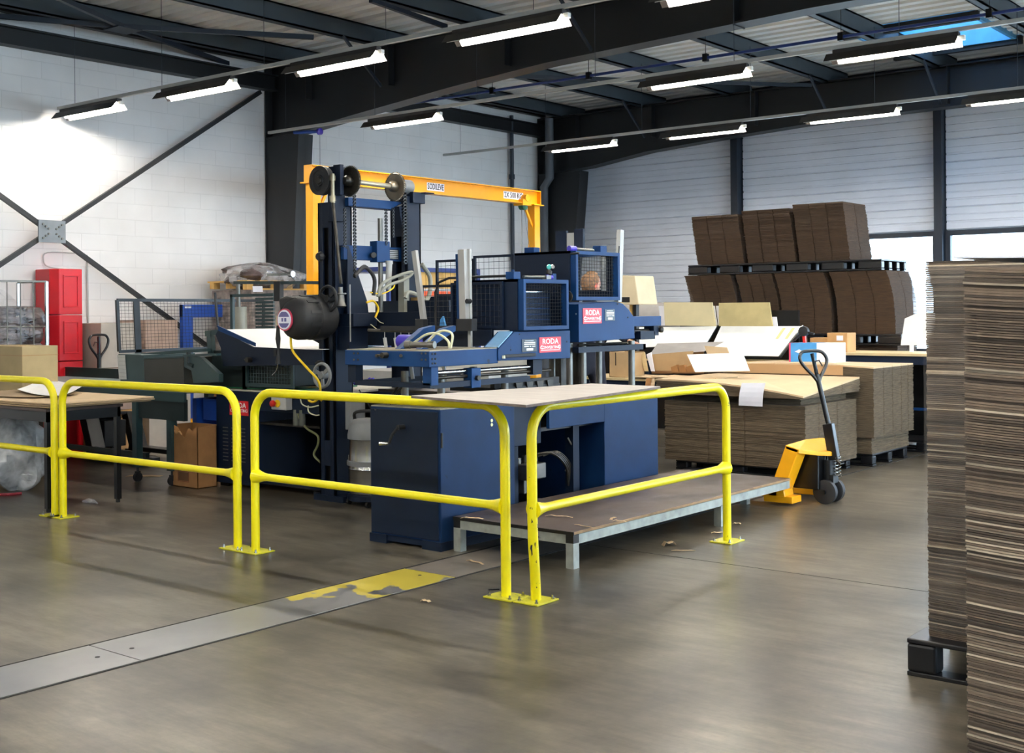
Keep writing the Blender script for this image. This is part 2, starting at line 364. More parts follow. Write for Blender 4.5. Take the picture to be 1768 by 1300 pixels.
# steel channel covers let into the floor
for i, (y0, y1) in enumerate(((-1.1, 1.13), (1.14, 3.35), (3.357, 5.57))):
    p = MB().box(-5.365, -4.94, y0, y1, 0.0002, 0.004)
    o = put('cover_plate', p, PLATE, fl, bevel=0.001)
    for hx, hy in ((-5.15, y0 + 0.09), (-5.15, y1 - 0.09)):
        put('screw', MB().cyl((hx, hy, 0.004), (hx, hy, 0.0055), 0.012, 10), BLKR, o)
put('cover_plate', MB().box(-5.36, -4.94, 5.578, 8.6, 0.0002, 0.003), mat('dusty_floor_plate', (112, 104, 96), 0.45, var=0.12), fl, label='dusty grey-brown cover plate beyond the yellow one')
jm = mat('dirty_joint', (30, 28, 25), 0.9, var=0.3)
jt = MB().box(-5.385, -5.366, -1.1, 8.6, 0.0002, 0.003).box(-4.938, -4.922, -1.1, 18, 0.0002, 0.003)
put('floor_joint', jt, jm, fl)
put('floor_joint', MB().box(-4.9, 9, 6.9, 6.906, 0.0002, 0.0012).box(-13.2, -4.95, 12.4, 12.41, 0.0002, 0.0012), jm, fl)

wl = struct('wall_left', MB().box(WX - 0.2, WX, -5.2, 18.4, 0, 5.6), BLOCK)
struct('wall_back', MB().box(-13.5, 9.2, -5.3, -5.1, 0, 5.6), BLOCK)
struct('wall_right', MB().box(9.0, 9.2, -5.2, 18.4, 0, 1.0).box(9.0, 9.2, -5.2, 18.4, 3.6, 5.6).box(9.0, 9.2, -5.2, -3, 1, 3.6).box(9.0, 9.2, 17.4, 18.4, 1, 3.6), BLOCK)
rw_ = MB().box(9.05, 9.15, -3, 17.4, 1, 1.06).box(9.05, 9.15, -3, 17.4, 3.54, 3.6)
for k in range(9): rw_.box(9.05, 9.15, -3 + 2.54*k, -2.94 + 2.54*k, 1, 3.6)
struct('window_6', rw_, FRAMEB)
for nm, loc, rot, sx_, sy_ in (('window_portal', (9.25, 7.2, 2.3), (0, PI/2, 0), 2.5, 20.3),):
    lp = bpy.data.lights.new(nm, 'AREA'); lp.shape = 'RECTANGLE'; lp.size = sx_; lp.size_y = sy_; lp.cycles.is_portal = True
    lo = bpy.data.objects.new(nm, lp); lo.location = loc; lo.rotation_euler = rot; COL.objects.link(lo)

# gable wall: cladding panels between posts, strip windows below
wg = struct('wall_gable', MB().box(WX, 9.1, GY + 0.12, GY + 0.2, 2.72, 5.6).box(WX, -9.7, GY + 0.12, GY + 0.2, 0, 2.72).box(-9.7, 9.1, GY + 0.12, GY + 0.2, 0, 0.9), FRAMEB)
def clad(x0, x1, z0, z1):
    n = max(1, round((z1 - z0) / 0.32)); h = (z1 - z0) / n
    for i in range(n):
        a = z0 + i * h; prof = []
        for k, (fz, d) in enumerate(((0.0, 0.0), (0.04, 0.016), (0.30, 0.016), (0.33, 0.004), (0.38, 0.004), (0.41, 0.016), (0.62, 0.016), (0.66, 0.008), (0.70, 0.016), (0.96, 0.016), (0.995, 0.0))):
            prof.append((x0, GY + 0.02 - d * 1.6, a + fz * h))
        prof += [(x0, GY + 0.08, a + 0.995 * h), (x0, GY + 0.08, a)]
        put('cladding_panel', MB().prism(prof, (x1 - x0, 0, 0)), CLAD, wg)
clad(-13.25, -9.79, 0.05, 5.1)
for x0, x1 in ((-9.64, -6.43), (-6.30, -3.0), (-2.88, 0.5), (0.62, 4.8), (4.9, 9)):
    clad(x0, x1, 2.76, 5.1); clad(x0, x1, 0.0, 0.92)
GLASS = glassy('window_glass', (235, 245, 250), 0.08, 0.03, 0.8)
for i, (x0, x1) in enumerate(((-9.66, -6.42), (-6.31, -3.0), (-2.88, 0.5), (0.62, 4.8), (4.9, 8.9))):
    fr = ringframe((x0, GY - 0.04, 0.93), (x1 - x0, 0, 0), (0, 0, 1.82), 0.075, -0.10)
    w = struct('window_%d' % (i + 1), fr, FRAMEB)
    put('mullion', MB().box((x0 + x1) / 2 - 0.02, (x0 + x1) / 2 + 0.02, GY, GY + 0.05, 1.0, 2.68), FRAMEB, w) if i > 1 else None
    put('pane', MB().box(x0 + 0.07, x1 - 0.07, GY + 0.03, GY + 0.036, 1.0, 2.68), GLASS, w)
for i, x in enumerate((-9.715, -6.365, -2.94, 0.56, 4.85)):
    s = MB().box(x - 0.06, x + 0.06, GY - 0.18, GY - 0.17, 0, 4.8).box(x - 0.06, x + 0.06, GY - 0.02, GY - 0.01, 0, 4.8).box(x - 0.005, x + 0.005, GY - 0.17, GY - 0.02, 0, 4.8)
    s.box(x - 0.045, x - 0.04, GY - 0.17, GY - 0.02, 0, 4.8).box(x + 0.04, x + 0.045, GY - 0.17, GY - 0.02, 0, 4.8)
    struct('gable_post', s, FRAMEB)

# roof deck: trapezoidal sheet ribs running across the hall, with rooflight holes
dk = MB(); y = -5.2; P_ = 0.25
while y < 18.3:
    cuts = sorted([(a, b) for a, b, c, d in SKY if y + P_ > c and y < d]); x = -13.5; segs = []
    for a, b in cuts: segs.append((x, a)); x = b
    segs.append((x, 9.1))
    for a, b in segs:
        pr_ = [(y, 5.30), (y + 0.03, 5.25), (y + 0.15, 5.25), (y + 0.18, 5.30), (y + P_, 5.30)]
        vs = [(a, q, z) for q, z in pr_] + [(b, q, z) for q, z in pr_]
        dk.add(vs, [(i, i + 1, i + 6, i + 5) for i in range(4)])
    y += P_
ceil = struct('ceiling', dk, DECK)
SKYG = glassy('rooflight_polycarbonate', (150, 205, 240), 0.5, 0.3, 0.5)
CURB = mat('pale_blue_rooflight_upstand', (96, 176, 226), 0.4, var=0.08)
for i, (a, b, c, d) in enumerate(SKY):
    fr = ringframe((a - 0.04, c - 0.04, 5.2), (b - a + 0.08, 0, 0), (0, d - c + 0.08, 0), 0.05, 0.5)
    w = struct('rooflight', fr, CURB); w['kind'] = 'structure'
    for k in range(1, 3): put('glazing_bar', MB().box(a + (b-a)*k/3 - 0.015, a + (b-a)*k/3 + 0.015, c, d, 5.6, 5.64), ALU, w)
    for k in range(3): put('pane', MB().box(a + (b-a)*k/3 + 0.015, a + (b-a)*(k+1)/3 - 0.015, c, d, 5.66, 5.665), SKYG, w)
    put('trim_angle', MB().box(a - 0.1, b + 0.1, c - 0.12, c - 0.04, 5.14, 5.25).box(a - 0.1, b + 0.1, d + 0.04, d + 0.12, 5.14, 5.25), FRAME, w)
    lp = bpy.data.lights.new('rooflight_portal', 'AREA'); lp.shape = 'RECTANGLE'; lp.size = b - a; lp.size_y = d - c; lp.cycles.is_portal = True
    lo = bpy.data.objects.new('rooflight_portal', lp); lo.location = ((a + b) / 2, (c + d) / 2, 5.7); COL.objects.link(lo)
lp = bpy.data.lights.new('window_portal', 'AREA'); lp.shape = 'RECTANGLE'; lp.size = 18.6; lp.size_y = 1.75; lp.cycles.is_portal = True
lo = bpy.data.objects.new('window_portal', lp); lo.location = (-0.3, GY + 0.25, 1.83); lo.rotation_euler = (-PI / 2, 0, 0); COL.objects.link(lo)

# purlins
def csec(x, y0, y1, z0, z1, w=0.07, t=0.012):
    return MB().box(x - t/2, x + t/2, y0, y1, z0, z1).box(x - w, x + t/2, y0, y1, z0, z0 + t).box(x - w, x + t/2, y0, y1, z1 - t, z1).box(x - w, x - w + t, y0, y1, z0, z0 + 0.03)
for x in (-12.75, -11.05, -9.42, -7.78, -6.1, -4.45, -2.8, -1.15, 0.5, 2.15, 3.8, 5.45, 7.1):
    struct('purlin', csec(x, -5.1, 18.0, 5.02, 5.245, 0.10, 0.02), PURL)
# portal frames: haunched rafters and tapered columns
def portal(y, prof, colw0, colw1, top=5.02):
    s = MB()
    web = [(x, y, z) for x, z in prof] + [(9.0, y, top), (WX + 0.02, y, top)]
    s.prism(web, (0, 0.016, 0))
    for (x0, z0), (x1, z1) in zip(prof, prof[1:]):
        s.prism([(x0, y - 0.12, z0), (x1, y - 0.12, z1), (x1, y - 0.12, z1 - 0.022), (x0, y - 0.12, z0 - 0.022)], (0, 0.255, 0))
    s.box(WX + 0.02, 9, y - 0.12, y + 0.135, top, top + 0.02)
    x = -12.0
    for x in (-12.45, -10.9, -9.0, -6.0, -3.0, 0, 3, 6): s.box(x - 0.008, x + 0.008, y - 0.11, y + 0.12, 4.5, top)
    struct('roof_beam', s, FRAME)
    c = MB(); zt = prof[0][1]
    c.prism([(WX + 0.03, y, 0), (WX + colw0, y, 0), (WX + colw1, y, zt), (WX + 0.03, y, zt)], (0, 0.016, 0))
    c.prism([(WX + colw0, y - 0.12, 0), (WX + colw1, y - 0.12, zt), (WX + colw1 - 0.022, y - 0.12, zt), (WX + colw0 - 0.022, y - 0.12, 0)], (0, 0.255, 0))
    c.box(WX + 0.02, WX + 0.04, y - 0.12, y + 0.135, 0, top); c.box(WX + 0.0, WX + colw0 + 0.05, y - 0.16, y + 0.17, 0, 0.025)
    c.prism([(WX + 0.03, y - 0.11, 0), (WX + colw0 - .03, y - 0.11, 0), (WX + colw1 - .03, y - 0.11, zt), (WX + 0.03, y - 0.11, zt)], (0, 0.008, 0))
    struct('frame_column', c, FRAME)
P1 = [(WX + 0.03, 4.05), (-12.54, 4.1), (-11.59, 4.2), (-9.84, 4.36), (-8.4, 4.46), (-5.2, 4.56), (9, 4.60)]
for y in (11.2, 5.0, -1.2): portal(y, P1, 0.42, 0.72)
P2 = [(WX + 0.03, 4.05), (-12.2, 4.12), (-11.0, 4.28), (-9.6, 4.37), (-8.2, 4.44), (-6.3, 4.47), (9, 4.52)]
portal(17.4, P2, 0.55, 0.95)
# flange braces between rafter and purlins
for y, xs in ((17.4, (-11.05, -7.78, -6.1, -4.45)), (11.2, (-11.05, -7.78))):
    for x in xs: struct('knee_brace', MB().bar((x, y - 0.75, 5.04), (x, y - 0.08, 4.5), 0.03, 0.03), FRAMEB)
# eaves beam and wind bracing on the left wall
struct('eaves_beam', MB().box(WX + 0.02, WX + 0.18, -5, 17.4, 4.70, 4.72).box(WX + 0.02, WX + 0.18, -5, 17.4, 4.90, 4.92).box(WX + 0.09, WX + 0.105, -5, 17.4, 4.72, 4.90).box(WX + 0.02, WX + 0.12, -5, 17.4, 5.08, 5.25), FRAME)
BR = -13.14
g = onx(86, 400, BR)
br = MB()
for px, py, k in ((443, 163, 1.02), (0, 338, 3.6), (0, 457, 3.1), (353, 594, 1.25)):
    q = onx(px, py, BR); e = g + (q - g) * k; br.bar(g, e, 0.055, 0.05)
wb = struct('wall_brace', br, FRAME)
put('gusset_plate', MB().box(BR + 0.035, BR + 0.055, g.y - 0.17, g.y + 0.17, g.z - 0.13, g.z + 0.13), mat('grey_gusset', (118, 124, 130), 0.45), wb)
for sy in (-1, 1):
    for sz in (-1, 1):
        for k in range(3):
            yy, zz = g.y + sy * (0.05 + 0.035 * k), g.z + sz * (0.03 + 0.025 * k)
            put('bolt', MB().cyl((BR + 0.05, yy, zz), (BR + 0.075, yy, zz), 0.013, 6), STL, wb)
# roof bracing rods
RB = MB(); J = onz(212, 46, 5.0)
for p in ((0, 28), (500, 62), (110, 0), (400, 112)):
    q = onz(p[0], p[1], 5.0); RB.bar(J, J + (q - J) * 1.15, 0.055, 0.055)
rb = struct('roof_brace', RB, FRAMEB)
put('gusset_plate', MB().box(J.x - 0.16, J.x + 0.16, J.y - 0.16, J.y + 0.16, 4.955, 4.97), FRAMEB, rb)
RB = MB().bar((-12.9, 11.3, 4.98), (-8, 17.2, 4.98), 0.05, 0.05); J2 = onz(640, 0, 5.0); RB.bar(J2, onz(770, 46, 5.0), 0.05, 0.05)
struct('roof_brace', RB, FRAMEB)
# pipes on the walls and under the roof
a = onx(883, 196, -13.22); struct('wall_pipe', MB().cyl((-13.22, a.y, 0.0), (-13.22, a.y, 5.0), 0.035, 10).cyl((-13.22, a.y, 3.9), (-13.22, a.y, 3.98), 0.05, 10).cyl((-13.22, a.y, 2.5), (-13.22, a.y, 2.56), 0.045, 10), FRAMEB, smooth=True)
d0 = MB().tube([(-12.95, 17.2, 5.0), (-12.95, 17.2, 3.95), (-13.08, 17.2, 3.8), (-13.08, 17.2, 0)], 0.075, 12)
struct('downpipe', d0, mat('grey_downpipe', (86, 90, 96), 0.5), smooth=True)
bp = thing('compressed_air_pipe', 'long blue pipe hung under the roof behind the big dark beam', 'pipe', (-4, 12.8, 4.6))
put('pipe', MB().cyl((-12.9, 12.8, 4.62), (6, 12.8, 4.60), 0.018, 10), mat('blue_pipe', (26, 52, 120), 0.4), bp, smooth=True)
for x in (-10.6, -9.0, -7.3, -5.6, -4.0, -2.4, 0, 3): put('pipe_hanger', MB().box(x - 0.03, x + 0.03, 12.77, 12.83, 4.57, 4.66).cyl((x, 12.8, 4.65), (x, 12.8, 5.03), 0.004, 5), BLK, bp)
wp = thing('pull_cord_bracket', 'short blue bracket with pull cord on the dark column', 'bracket', (-12.3, 10.95, 4.0))
q0, q1 = ony(508, 229, 11.0), ony(552, 227, 11.0)
put('arm', MB().tube([q0, q1], 0.022, 8), BLUE_B, wp); put('cord', MB().cyl(q1, q1 - V((0, 0, 0.9)), 0.003, 5), FRAME, wp)
put('end_knob', MB().lathe(q1 - V((0.03, 0, 0)), (1, 0, 0), [(0.02, 0), (0.045, 0.01), (0.045, 0.05), (0.02, 0.06)]), PURP, wp)
# thin conduit and cable on the left wall near the brace
q = [onx(*p, -13.27) for p in ((130, 437), (82, 436), (75, 448), (82, 460), (110, 465))]
struct('wall_cable', MB().tube(spline(q, 5), 0.008, 6).cyl(onx(150, 440, -13.27), onx(152, 560, -13.27), 0.012, 6), LGREY)

# ---------------------------------------------------------------- light rows
ORD = ['first', 'second', 'third', 'fourth', 'fifth', 'sixth', 'seventh', 'eighth', 'ninth', 'tenth']
def make_lamp(x0, x1, y, z):
    t = thing('strip_lamp', '', 'lamp', ((x0 + x1) / 2, y, z))
    s = MB()     # trough reflector open downwards
    pro = [(-0.10, -0.072), (-0.04, 0.0), (0.04, 0.0), (0.10, -0.072)]; th = 0.004
    for (ya, za), (yb, zb) in zip(pro, pro[1:]):
        s.prism([(x0, y + ya, z + za), (x0, y + yb, z + zb), (x0, y + yb, z + zb + th), (x0, y + ya, z + za + th)], (x1 - x0, 0, 0))
    put('reflector', s, REFL, t)
    s = MB()
    for (ya, za), (yb, zb) in zip(pro, pro[1:]):
        k = 0.006
        s.prism([(x0 - 0.06, y + ya, z + za + k), (x0 - 0.06, y + yb, z + zb + k), (x0 - 0.06, y + yb, z + zb + k + th), (x0 - 0.06, y + ya, z + za + k + th)], (x1 - x0 + 0.06, 0, 0))
    s.box(x0, x1, y - 0.03, y + 0.03, z + 0.01, z + 0.045)
    put('housing', s, LAMPD, t)
    put('tube', MB().cyl((x0 + 0.09, y, z - 0.045), (x1 + 0.02, y, z - 0.045), 0.019, 8), TUBE, t, smooth=True)
    put('lamp_holder', MB().box(x1 - 0.02, x1 + 0.05, y - 0.02, y + 0.02, z - 0.03, z + 0.01), REFL, t)
    return t
ROWS = [('nearest', 7.874, 3.98, (-13.08, -11.1, -9.02, -6.94, -4.86, -2.8, -0.7, 1.4, 3.5, 5.6), -13.15, 5),
        ('middle', 10.873, 4.0, (-11.02, -6.9, -4.83, -2.8, -0.7, 1.4, 3.5, 5.6), -12.95, 3),
        ('farthest', 14.415, 4.03, (-10.88, -8.85, -6.77, -4.75, -2.7, -0.6, 1.5, 3.6, 5.7), -12.95, 4),
        ('', 4.87, 4.0, (-4.8, -2.7, -0.6, 1.5, 3.6, 5.7), -5.5, 0),
        ('', 1.87, 4.0, (-11.0, -8.9, -6.9, -4.8, -2.7, -0.6, 1.5, 3.6, 5.7), -13, 0),
        ('', -1.9, 4.0, (-11.0, -6.9, -2.7, 1.5, 5.7), -13, 0)]
CNT = {5: ['first', 'second', 'third', 'fourth', 'fifth'], 3: ['first', 'second', 'third'], 4: ['first', 'second', 'third', 'fourth']}
for rn, y, z, xs, xe, vis in ROWS:
    lab = ('long grey conduit carrying the %s visible row of strip lamps' % rn) if rn else 'long grey conduit of a lamp row above and behind the camera'
    r = thing('lamp_conduit', lab, 'conduit', (0, y, z), None if rn else 'conduits out of view')
    put('rail', MB().box(xe, 8.5, y - 0.02, y + 0.02, z + 0.05, z + 0.085), LGREY, r)
    if rn:
        for k, x in enumerate([xe + 0.35 + 1.68 * j for j in range(8)]): put('suspension_wire', MB().cyl((x, y, z + 0.08), (x, y, 5.05), 0.0035, 4), FRAMEB, r)
    for i, x in enumerate(xs):
        t = make_lamp(x, x + 1.17, y, z)
        if i < vis:
            t['label'] = 'lit fluorescent strip lamp, %s from the left in the %s row' % (ORD[i], rn); t['group'] = 'strip lamps of the %s row' % rn
        else: t['label'] = 'lit fluorescent strip lamp outside the picture'; t['group'] = 'strip lamps out of view'

# ================================================================ YELLOW GUARD RAILS
def rail(xy0, xy1, label, bend0=None, m=YEL):
    a, b = V((xy0[0], xy0[1], 0)), V((xy1[0], xy1[1], 0)); u = (b - a).normalized(); n = u.cross(V((0, 0, 1)))
    t = thing('guard_rail', label, 'guard rail', (a + b) / 2, 'yellow tubular guard rails around the machine')
    R_, H_, K = 0.029, 1.085, 0.17
    a0 = a
    low = [a0, a0 + V((0, 0, 0.45))]
    if bend0: low = [a0 + V(bend0), a0 + V(bend0) * 0.85 + V((0, 0, 0.1)), a0 + V(bend0) * 0.15 + V((0, 0, 0.36)), a0 + V((0, 0, 0.55))]
    c1 = a + u * K + V((0, 0, H_ - K)); c2 = b - u * K + V((0, 0, H_ - K)); z = V((0, 0, 1))
    pts = low + [a + V((0, 0, H_ - K - 0.05))] + arc(c1, -u, z, K, 0, PI/2, 8) + arc(c2, z, u, K, 0, PI/2, 8) + [b + V((0, 0, 0.5)), b]
    put('hoop', MB().tube(pts, R_, 16), m, t, smooth=True)
    zm = 0.515; w = 0.034
    mp = [a + u*0.01, a + u*0.03, a + u*0.09, a + u*0.13, b - u*0.13, b - u*0.09, b - u*0.03, b - u*0.01]
    put('mid_rail', MB().tube([p + V((0, 0, zm)) for p in mp], [0.052, 0.045, 0.03, 0.025, 0.025, 0.03, 0.045, 0.052], 14), YEL, t, smooth=True)
    for q, s in ((a + (V(bend0) if bend0 else V((0, 0, 0))), 1), (b, -1)):
        q = V((q.x, q.y, 0)); cc = q + u * s * 0.0
        pts_ = [cc - u*0.10 - n*0.085, cc + u*0.10 - n*0.085, cc + u*0.10 + n*0.085, cc - u*0.10 + n*0.085]
        p = put('base_plate', MB().prism([k + V((0, 0, 0.001)) for k in pts_], (0, 0, 0.009)), YELB, t, bevel=0.002)
        for k in ((-0.075, -0.06), (0.075, -0.06), (0.075, 0.06), (-0.075, 0.06)):
            c = cc + u * k[0] + n * k[1]
            put('anchor_bolt', MB().cyl(c + V((0, 0, 0.009)), c + V((0, 0, 0.018)), 0.011, 6).cyl(c + V((0, 0, 0.018)), c + V((0, 0, 0.032)), 0.006, 6), CHR, p)
    return t
rail((-11.2, 5.37), (-9.07, 5.37), 'yellow tubular guard rail cut off by the left picture edge')
rail((-8.95, 5.37), (-6.76, 5.37), 'yellow tubular guard rail between the black work table and the cardboard bin')
rail((-6.57, 5.37), (-4.37, 5.36), 'long yellow guard rail in front of the blue crank cabinet')
r3 = rail((-4.17, 5.35), (-4.18, 7.57), 'yellow guard rail beside the low platform, near post bent and chipped', bend0=(-0.005, 0.035, 0), m=YELC)

chm = mat('bare_dark_steel_chip', (40, 36, 30), 0.6, var=.2)
for z0_, hh, a0, wd in ((.255, .10, -.35, .62), (.30, .05, .35, .3), (.44, .035, -.1, .35), (.52, .014, .0, .2), (.08, .012, .2, .3), (.22, .02, .4, .25)):
    zc_ = z0_ + hh/2; fb_ = 1 - 1.5*zc_ if zc_ < .1 else (.85 - (zc_-.1)*2.69 if zc_ < .36 else max(0, .15 - (zc_-.36)*.79))
    c_ = V((-4.17 - .005*fb_, 5.35 + .035*fb_, 0)); vs = []; n_ = 8; ba = math.atan2(-.79, .61)
    for i in range(n_):
        t_ = 2*PI*i/n_; rr_ = .75 + .35*math.sin(3*t_ + z0_*20); a_ = ba + a0 + wd*.5*rr_*math.cos(t_); z_ = z0_ + hh*.5 + hh*.5*rr_*math.sin(t_)
        vs.append(c_ + V((math.cos(a_)*.0305, math.sin(a_)*.0305, z_)))
    m_ = sum(vs, V((0, 0, 0)))/n_; rd = V((m_.x - c_.x, m_.y - c_.y, 0)).normalized(); m_ = V((c_.x + rd.x*.0312, c_.y + rd.y*.0312, m_.z)); vs.append(m_)
    put('paint_chip', MB().add(vs, [(i, (i+1) % n_, n_) for i in range(n_)]), chm, r3)

# grey board lying on the corner of the two rails
q = [onz(710, 684, 1.128), onz(908, 700, 1.128), onz(1140, 668, 1.128), onz(1021, 663, 1.128)]
bd = MB().prism([(p.x, p.y, 1.116) for p in q], (0, 0, 0.016))
bo = thing('board', 'grey worn plywood board lying across the corner of the yellow rails', 'board', (-4.5, 5.9, 1.116))
put('panel', bd, PLY, bo, bevel=0.002)
def inset(q, k): c = sum(q, V((0, 0, 0))) / 4; return [c + (p - c) * k for p in q]
put('edge_band', MB().prism([(p.x, p.y, 1.117) for p in inset(q, 1.001)], (0, 0, 0.013)), PLYE, bo)

# ================================================================ LOW PLATFORM
PX0, PX1, PY0, PY1, PZ = -5.50, -4.50, 6.19, 9.20, 0.235
pf = thing('platform', 'low platform with dark worn board top and scuffed steel frame', 'platform', ((PX0+PX1)/2, (PY0+PY1)/2, 0))
put('deck_board', MB().box(PX0, PX1, PY0, PY1, PZ - 0.02, PZ), DUSTY, pf, bevel=0.003)
put('edge_trim', MB().box(PX1, PX1 + 0.006, PY0, PY1, PZ - 0.018, PZ - 0.002), mat('chipped_board_edge', (150, 120, 84), 0.7, var=0.2, scale=8), pf)
put('edge_trim', MB().box(PX0, PX1 + 0.006, PY0 - 0.006, PY0, PZ - 0.022, PZ - 0.001), BLK, pf, label='black front edge strip')
fm = MB()
for x0, x1, y0, y1 in ((PX0+0.06, PX1-0.06, PY0, PY0+0.04), (PX0+0.06, PX1-0.06, PY1-0.04, PY1), (PX0, PX0+0.04, PY0+0.06, PY1), (PX1-0.04, PX1, PY0+0.06, PY1)):
    fm.box(x0, x1, y0, y1, PZ - 0.082, PZ - 0.022)
put('frame', fm, GALV, pf)
put('frame_end', MB().box(PX0, PX0+0.06, PY0, PY0+0.06, PZ-0.075, PZ-0.022), BLK, pf); put('frame_end', MB().box(PX1-0.06, PX1, PY0, PY0+0.06, PZ-0.075, PZ-0.022), BLK, pf)
for x in (PX0, PX1 - 0.06):
    for y in (PY0, PY0 + 1.87): put('leg', MB().box(x, x + 0.06, y, y + 0.06, 0, PZ - 0.075), GALV, pf)
put('leg', MB().box(PX1 - .4, PX1 - .34, PY1 - .1, PY1 - .04, 0, PZ - 0.022), GALV, pf); put('leg', MB().box(PX0, PX0 + .06, PY1 - .1, PY1 - .04, 0, PZ - 0.075), GALV, pf)
chipm = mat('torn_kraft_scrap', (206, 178, 140), 0.8, var=0.1)
def scrap(px, py, z, L_, w, a, lab, curl=0.01):
    p = onz(px, py, z); u = V((math.cos(a), math.sin(a), 0)); n = V((-math.sin(a), math.cos(a), 0)); mb = MB(); k = 5
    vs = []
    for i in range(k+1):
        s = (i/k - 0.5) * L_; h = curl * abs(math.sin(i * 1.3)) + 0.001; ww = w * (0.6 + 0.5 * abs(math.cos(i * 2.1)))
        for zz in (h, h + 0.002): vs += [p + u*s - n*ww/2 + V((0, 0, zz)), p + u*s + n*ww/2 + V((0, 0, zz))]
    fs = []
    for i in range(k):
        b = i*4; fs += [(b, b+4, b+5, b+1), (b+2, b+3, b+7, b+6), (b, b+2, b+6, b+4), (b+1, b+5, b+7, b+3)]
    fs += [(0, 1, 3, 2), (k*4, k*4+2, k*4+3, k*4+1)]
    mb.add(vs, fs); o = put('cardboard_scrap', mb, chipm); tag(o, lab, 'scrap', 'torn scraps of cardboard'); return o
for a in ((965, 893, PZ, .20, .016, 0.2, 'long curled kraft scrap lying on the platform behind the bent post', .012), (1059, 896, PZ, .07, .02, 1.7, 'short upright pale scrap on the platform top'),
          (1070, 901, PZ, .10, .016, 0.1, 'thin pale strip beside the short scrap on the platform'), (1008, 909, PZ, .17, .012, -.2, 'thin dull kraft strip near the platform front edge', .004),
          (815, 896, PZ, .16, .03, .3, 'kraft scrap on the left front corner of the platform'), (1155, 942, 0, .09, .05, .9, 'crumpled kraft scrap on the floor below the platform', .03),
          (1180, 951, 0, .16, .012, .6, 'straight white strip on the floor below the platform', .003), (1240, 921, 0, .10, .03, .5, 'small kraft scrap by the far rail foot'),
          (742, 948, 0, .13, .02, .1, 'kraft strip on the floor by the cabinet foot'), (820, 972, 0, .17, .02, -.2, 'curled kraft strip left of the near rail post', .012),
          (735, 1039, 0, .06, .03, 0, 'small kraft scrap near the rail base plate'), (1272, 905, 0, .06, .04, .4, 'tiny kraft scrap beyond the far rail foot'),
          (1190, 798, 0, .06, .02, .4, 'tiny white scrap in front of the big cardboard pile'), (250, 822, 0, .35, .12, .5, 'flat kraft offcut on the floor left of the cardboard bin', .004)):
    scrap(*a)
o = put('metal_strip', MB().bar(onz(843, 1018, 0.003), onz(862, 1017, 0.003), 0.012, 0.005), BLK); tag(o, 'small black strip on the floor left of the near rail foot', 'strip')
o = put('plastic_scrap', MB().tube([onz(142, 866, .012), onz(152, 864, .02), onz(162, 866, .012), onz(168, 869, .01)], [0.008, 0.02, 0.018, 0.006], 7), FILM); tag(o, 'crumpled clear plastic scrap on the floor right of the table', 'scrap')

# ================================================================ BLUE MACHINE: base with two cabinets
FX = -5.55                                       # front face plane (faces the platform)
base = thing('machine_base', 'blue steel machine base with crank cabinet, open bay and right cabinet', 'machine base', (-5.9, 7.5, 0))
CB = -6.22
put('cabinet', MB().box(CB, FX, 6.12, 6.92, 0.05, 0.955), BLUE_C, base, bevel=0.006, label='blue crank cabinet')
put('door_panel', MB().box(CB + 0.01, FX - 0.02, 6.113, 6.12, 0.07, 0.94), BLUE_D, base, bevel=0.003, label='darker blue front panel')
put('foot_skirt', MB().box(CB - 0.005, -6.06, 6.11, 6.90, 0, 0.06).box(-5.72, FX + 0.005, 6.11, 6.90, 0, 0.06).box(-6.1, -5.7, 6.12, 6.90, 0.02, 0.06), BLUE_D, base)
cq = ony(695, 737, 6.10)
ck = put('crank', MB().cyl(cq + V((0, 0.02, 0)), cq - V((0, 0.05, 0)), 0.017, 12).tube([cq - V((0, 0.045, 0)), cq + V((-0.05, -0.05, -0.05)), cq + V((-0.085, -0.05, -0.115))], 0.011, 8), BLKR, base, smooth=True)
put('crank_grip', MB().tube([cq + V((-0.085, -0.05, -0.115)), cq + V((-0.16, -0.06, -0.12))], [0.012, 0.017], 8), CHR, ck, smooth=True)
for z in (0.845, 0.815): put('indicator', MB().cyl((FX, 6.66, z), (FX + 0.004, 6.66, z), 0.012, 10), mat('yellowed_button', (220, 220, 170), 0.4), base)
put('hinge', MB().cyl((FX + 0.004, 6.13, 0.70), (FX + 0.004, 6.13, 0.80), 0.008, 8), STLD, base)
for px, py in ((648, 707),): put('screw', MB().cyl(ony(px, py, 6.115), ony(px, py, 6.108), 0.008, 8), BLKR, base)
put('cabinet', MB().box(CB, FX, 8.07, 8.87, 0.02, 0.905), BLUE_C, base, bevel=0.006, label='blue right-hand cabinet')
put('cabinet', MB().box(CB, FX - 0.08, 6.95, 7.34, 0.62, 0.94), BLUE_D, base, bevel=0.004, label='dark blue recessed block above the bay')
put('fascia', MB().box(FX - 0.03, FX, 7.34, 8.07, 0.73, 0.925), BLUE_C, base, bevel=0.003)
put('fascia_slot', MB().box(FX, FX + 0.002, 7.40, 8.0, 0.885, 0.892), BLUE_D, base)
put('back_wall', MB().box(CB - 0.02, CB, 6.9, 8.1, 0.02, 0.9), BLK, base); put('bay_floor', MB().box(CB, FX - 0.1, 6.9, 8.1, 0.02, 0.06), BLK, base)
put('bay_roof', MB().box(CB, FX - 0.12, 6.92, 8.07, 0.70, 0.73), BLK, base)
put('bay_post', MB().box(FX - 0.18, FX - 0.1, 7.78, 7.86, 0.05, 0.72), BLUE_D, base); put('bay_post', MB().box(FX - 0.3, FX - 0.24, 7.2, 7.26, 0.05, 0.72), BLUE_D, base)
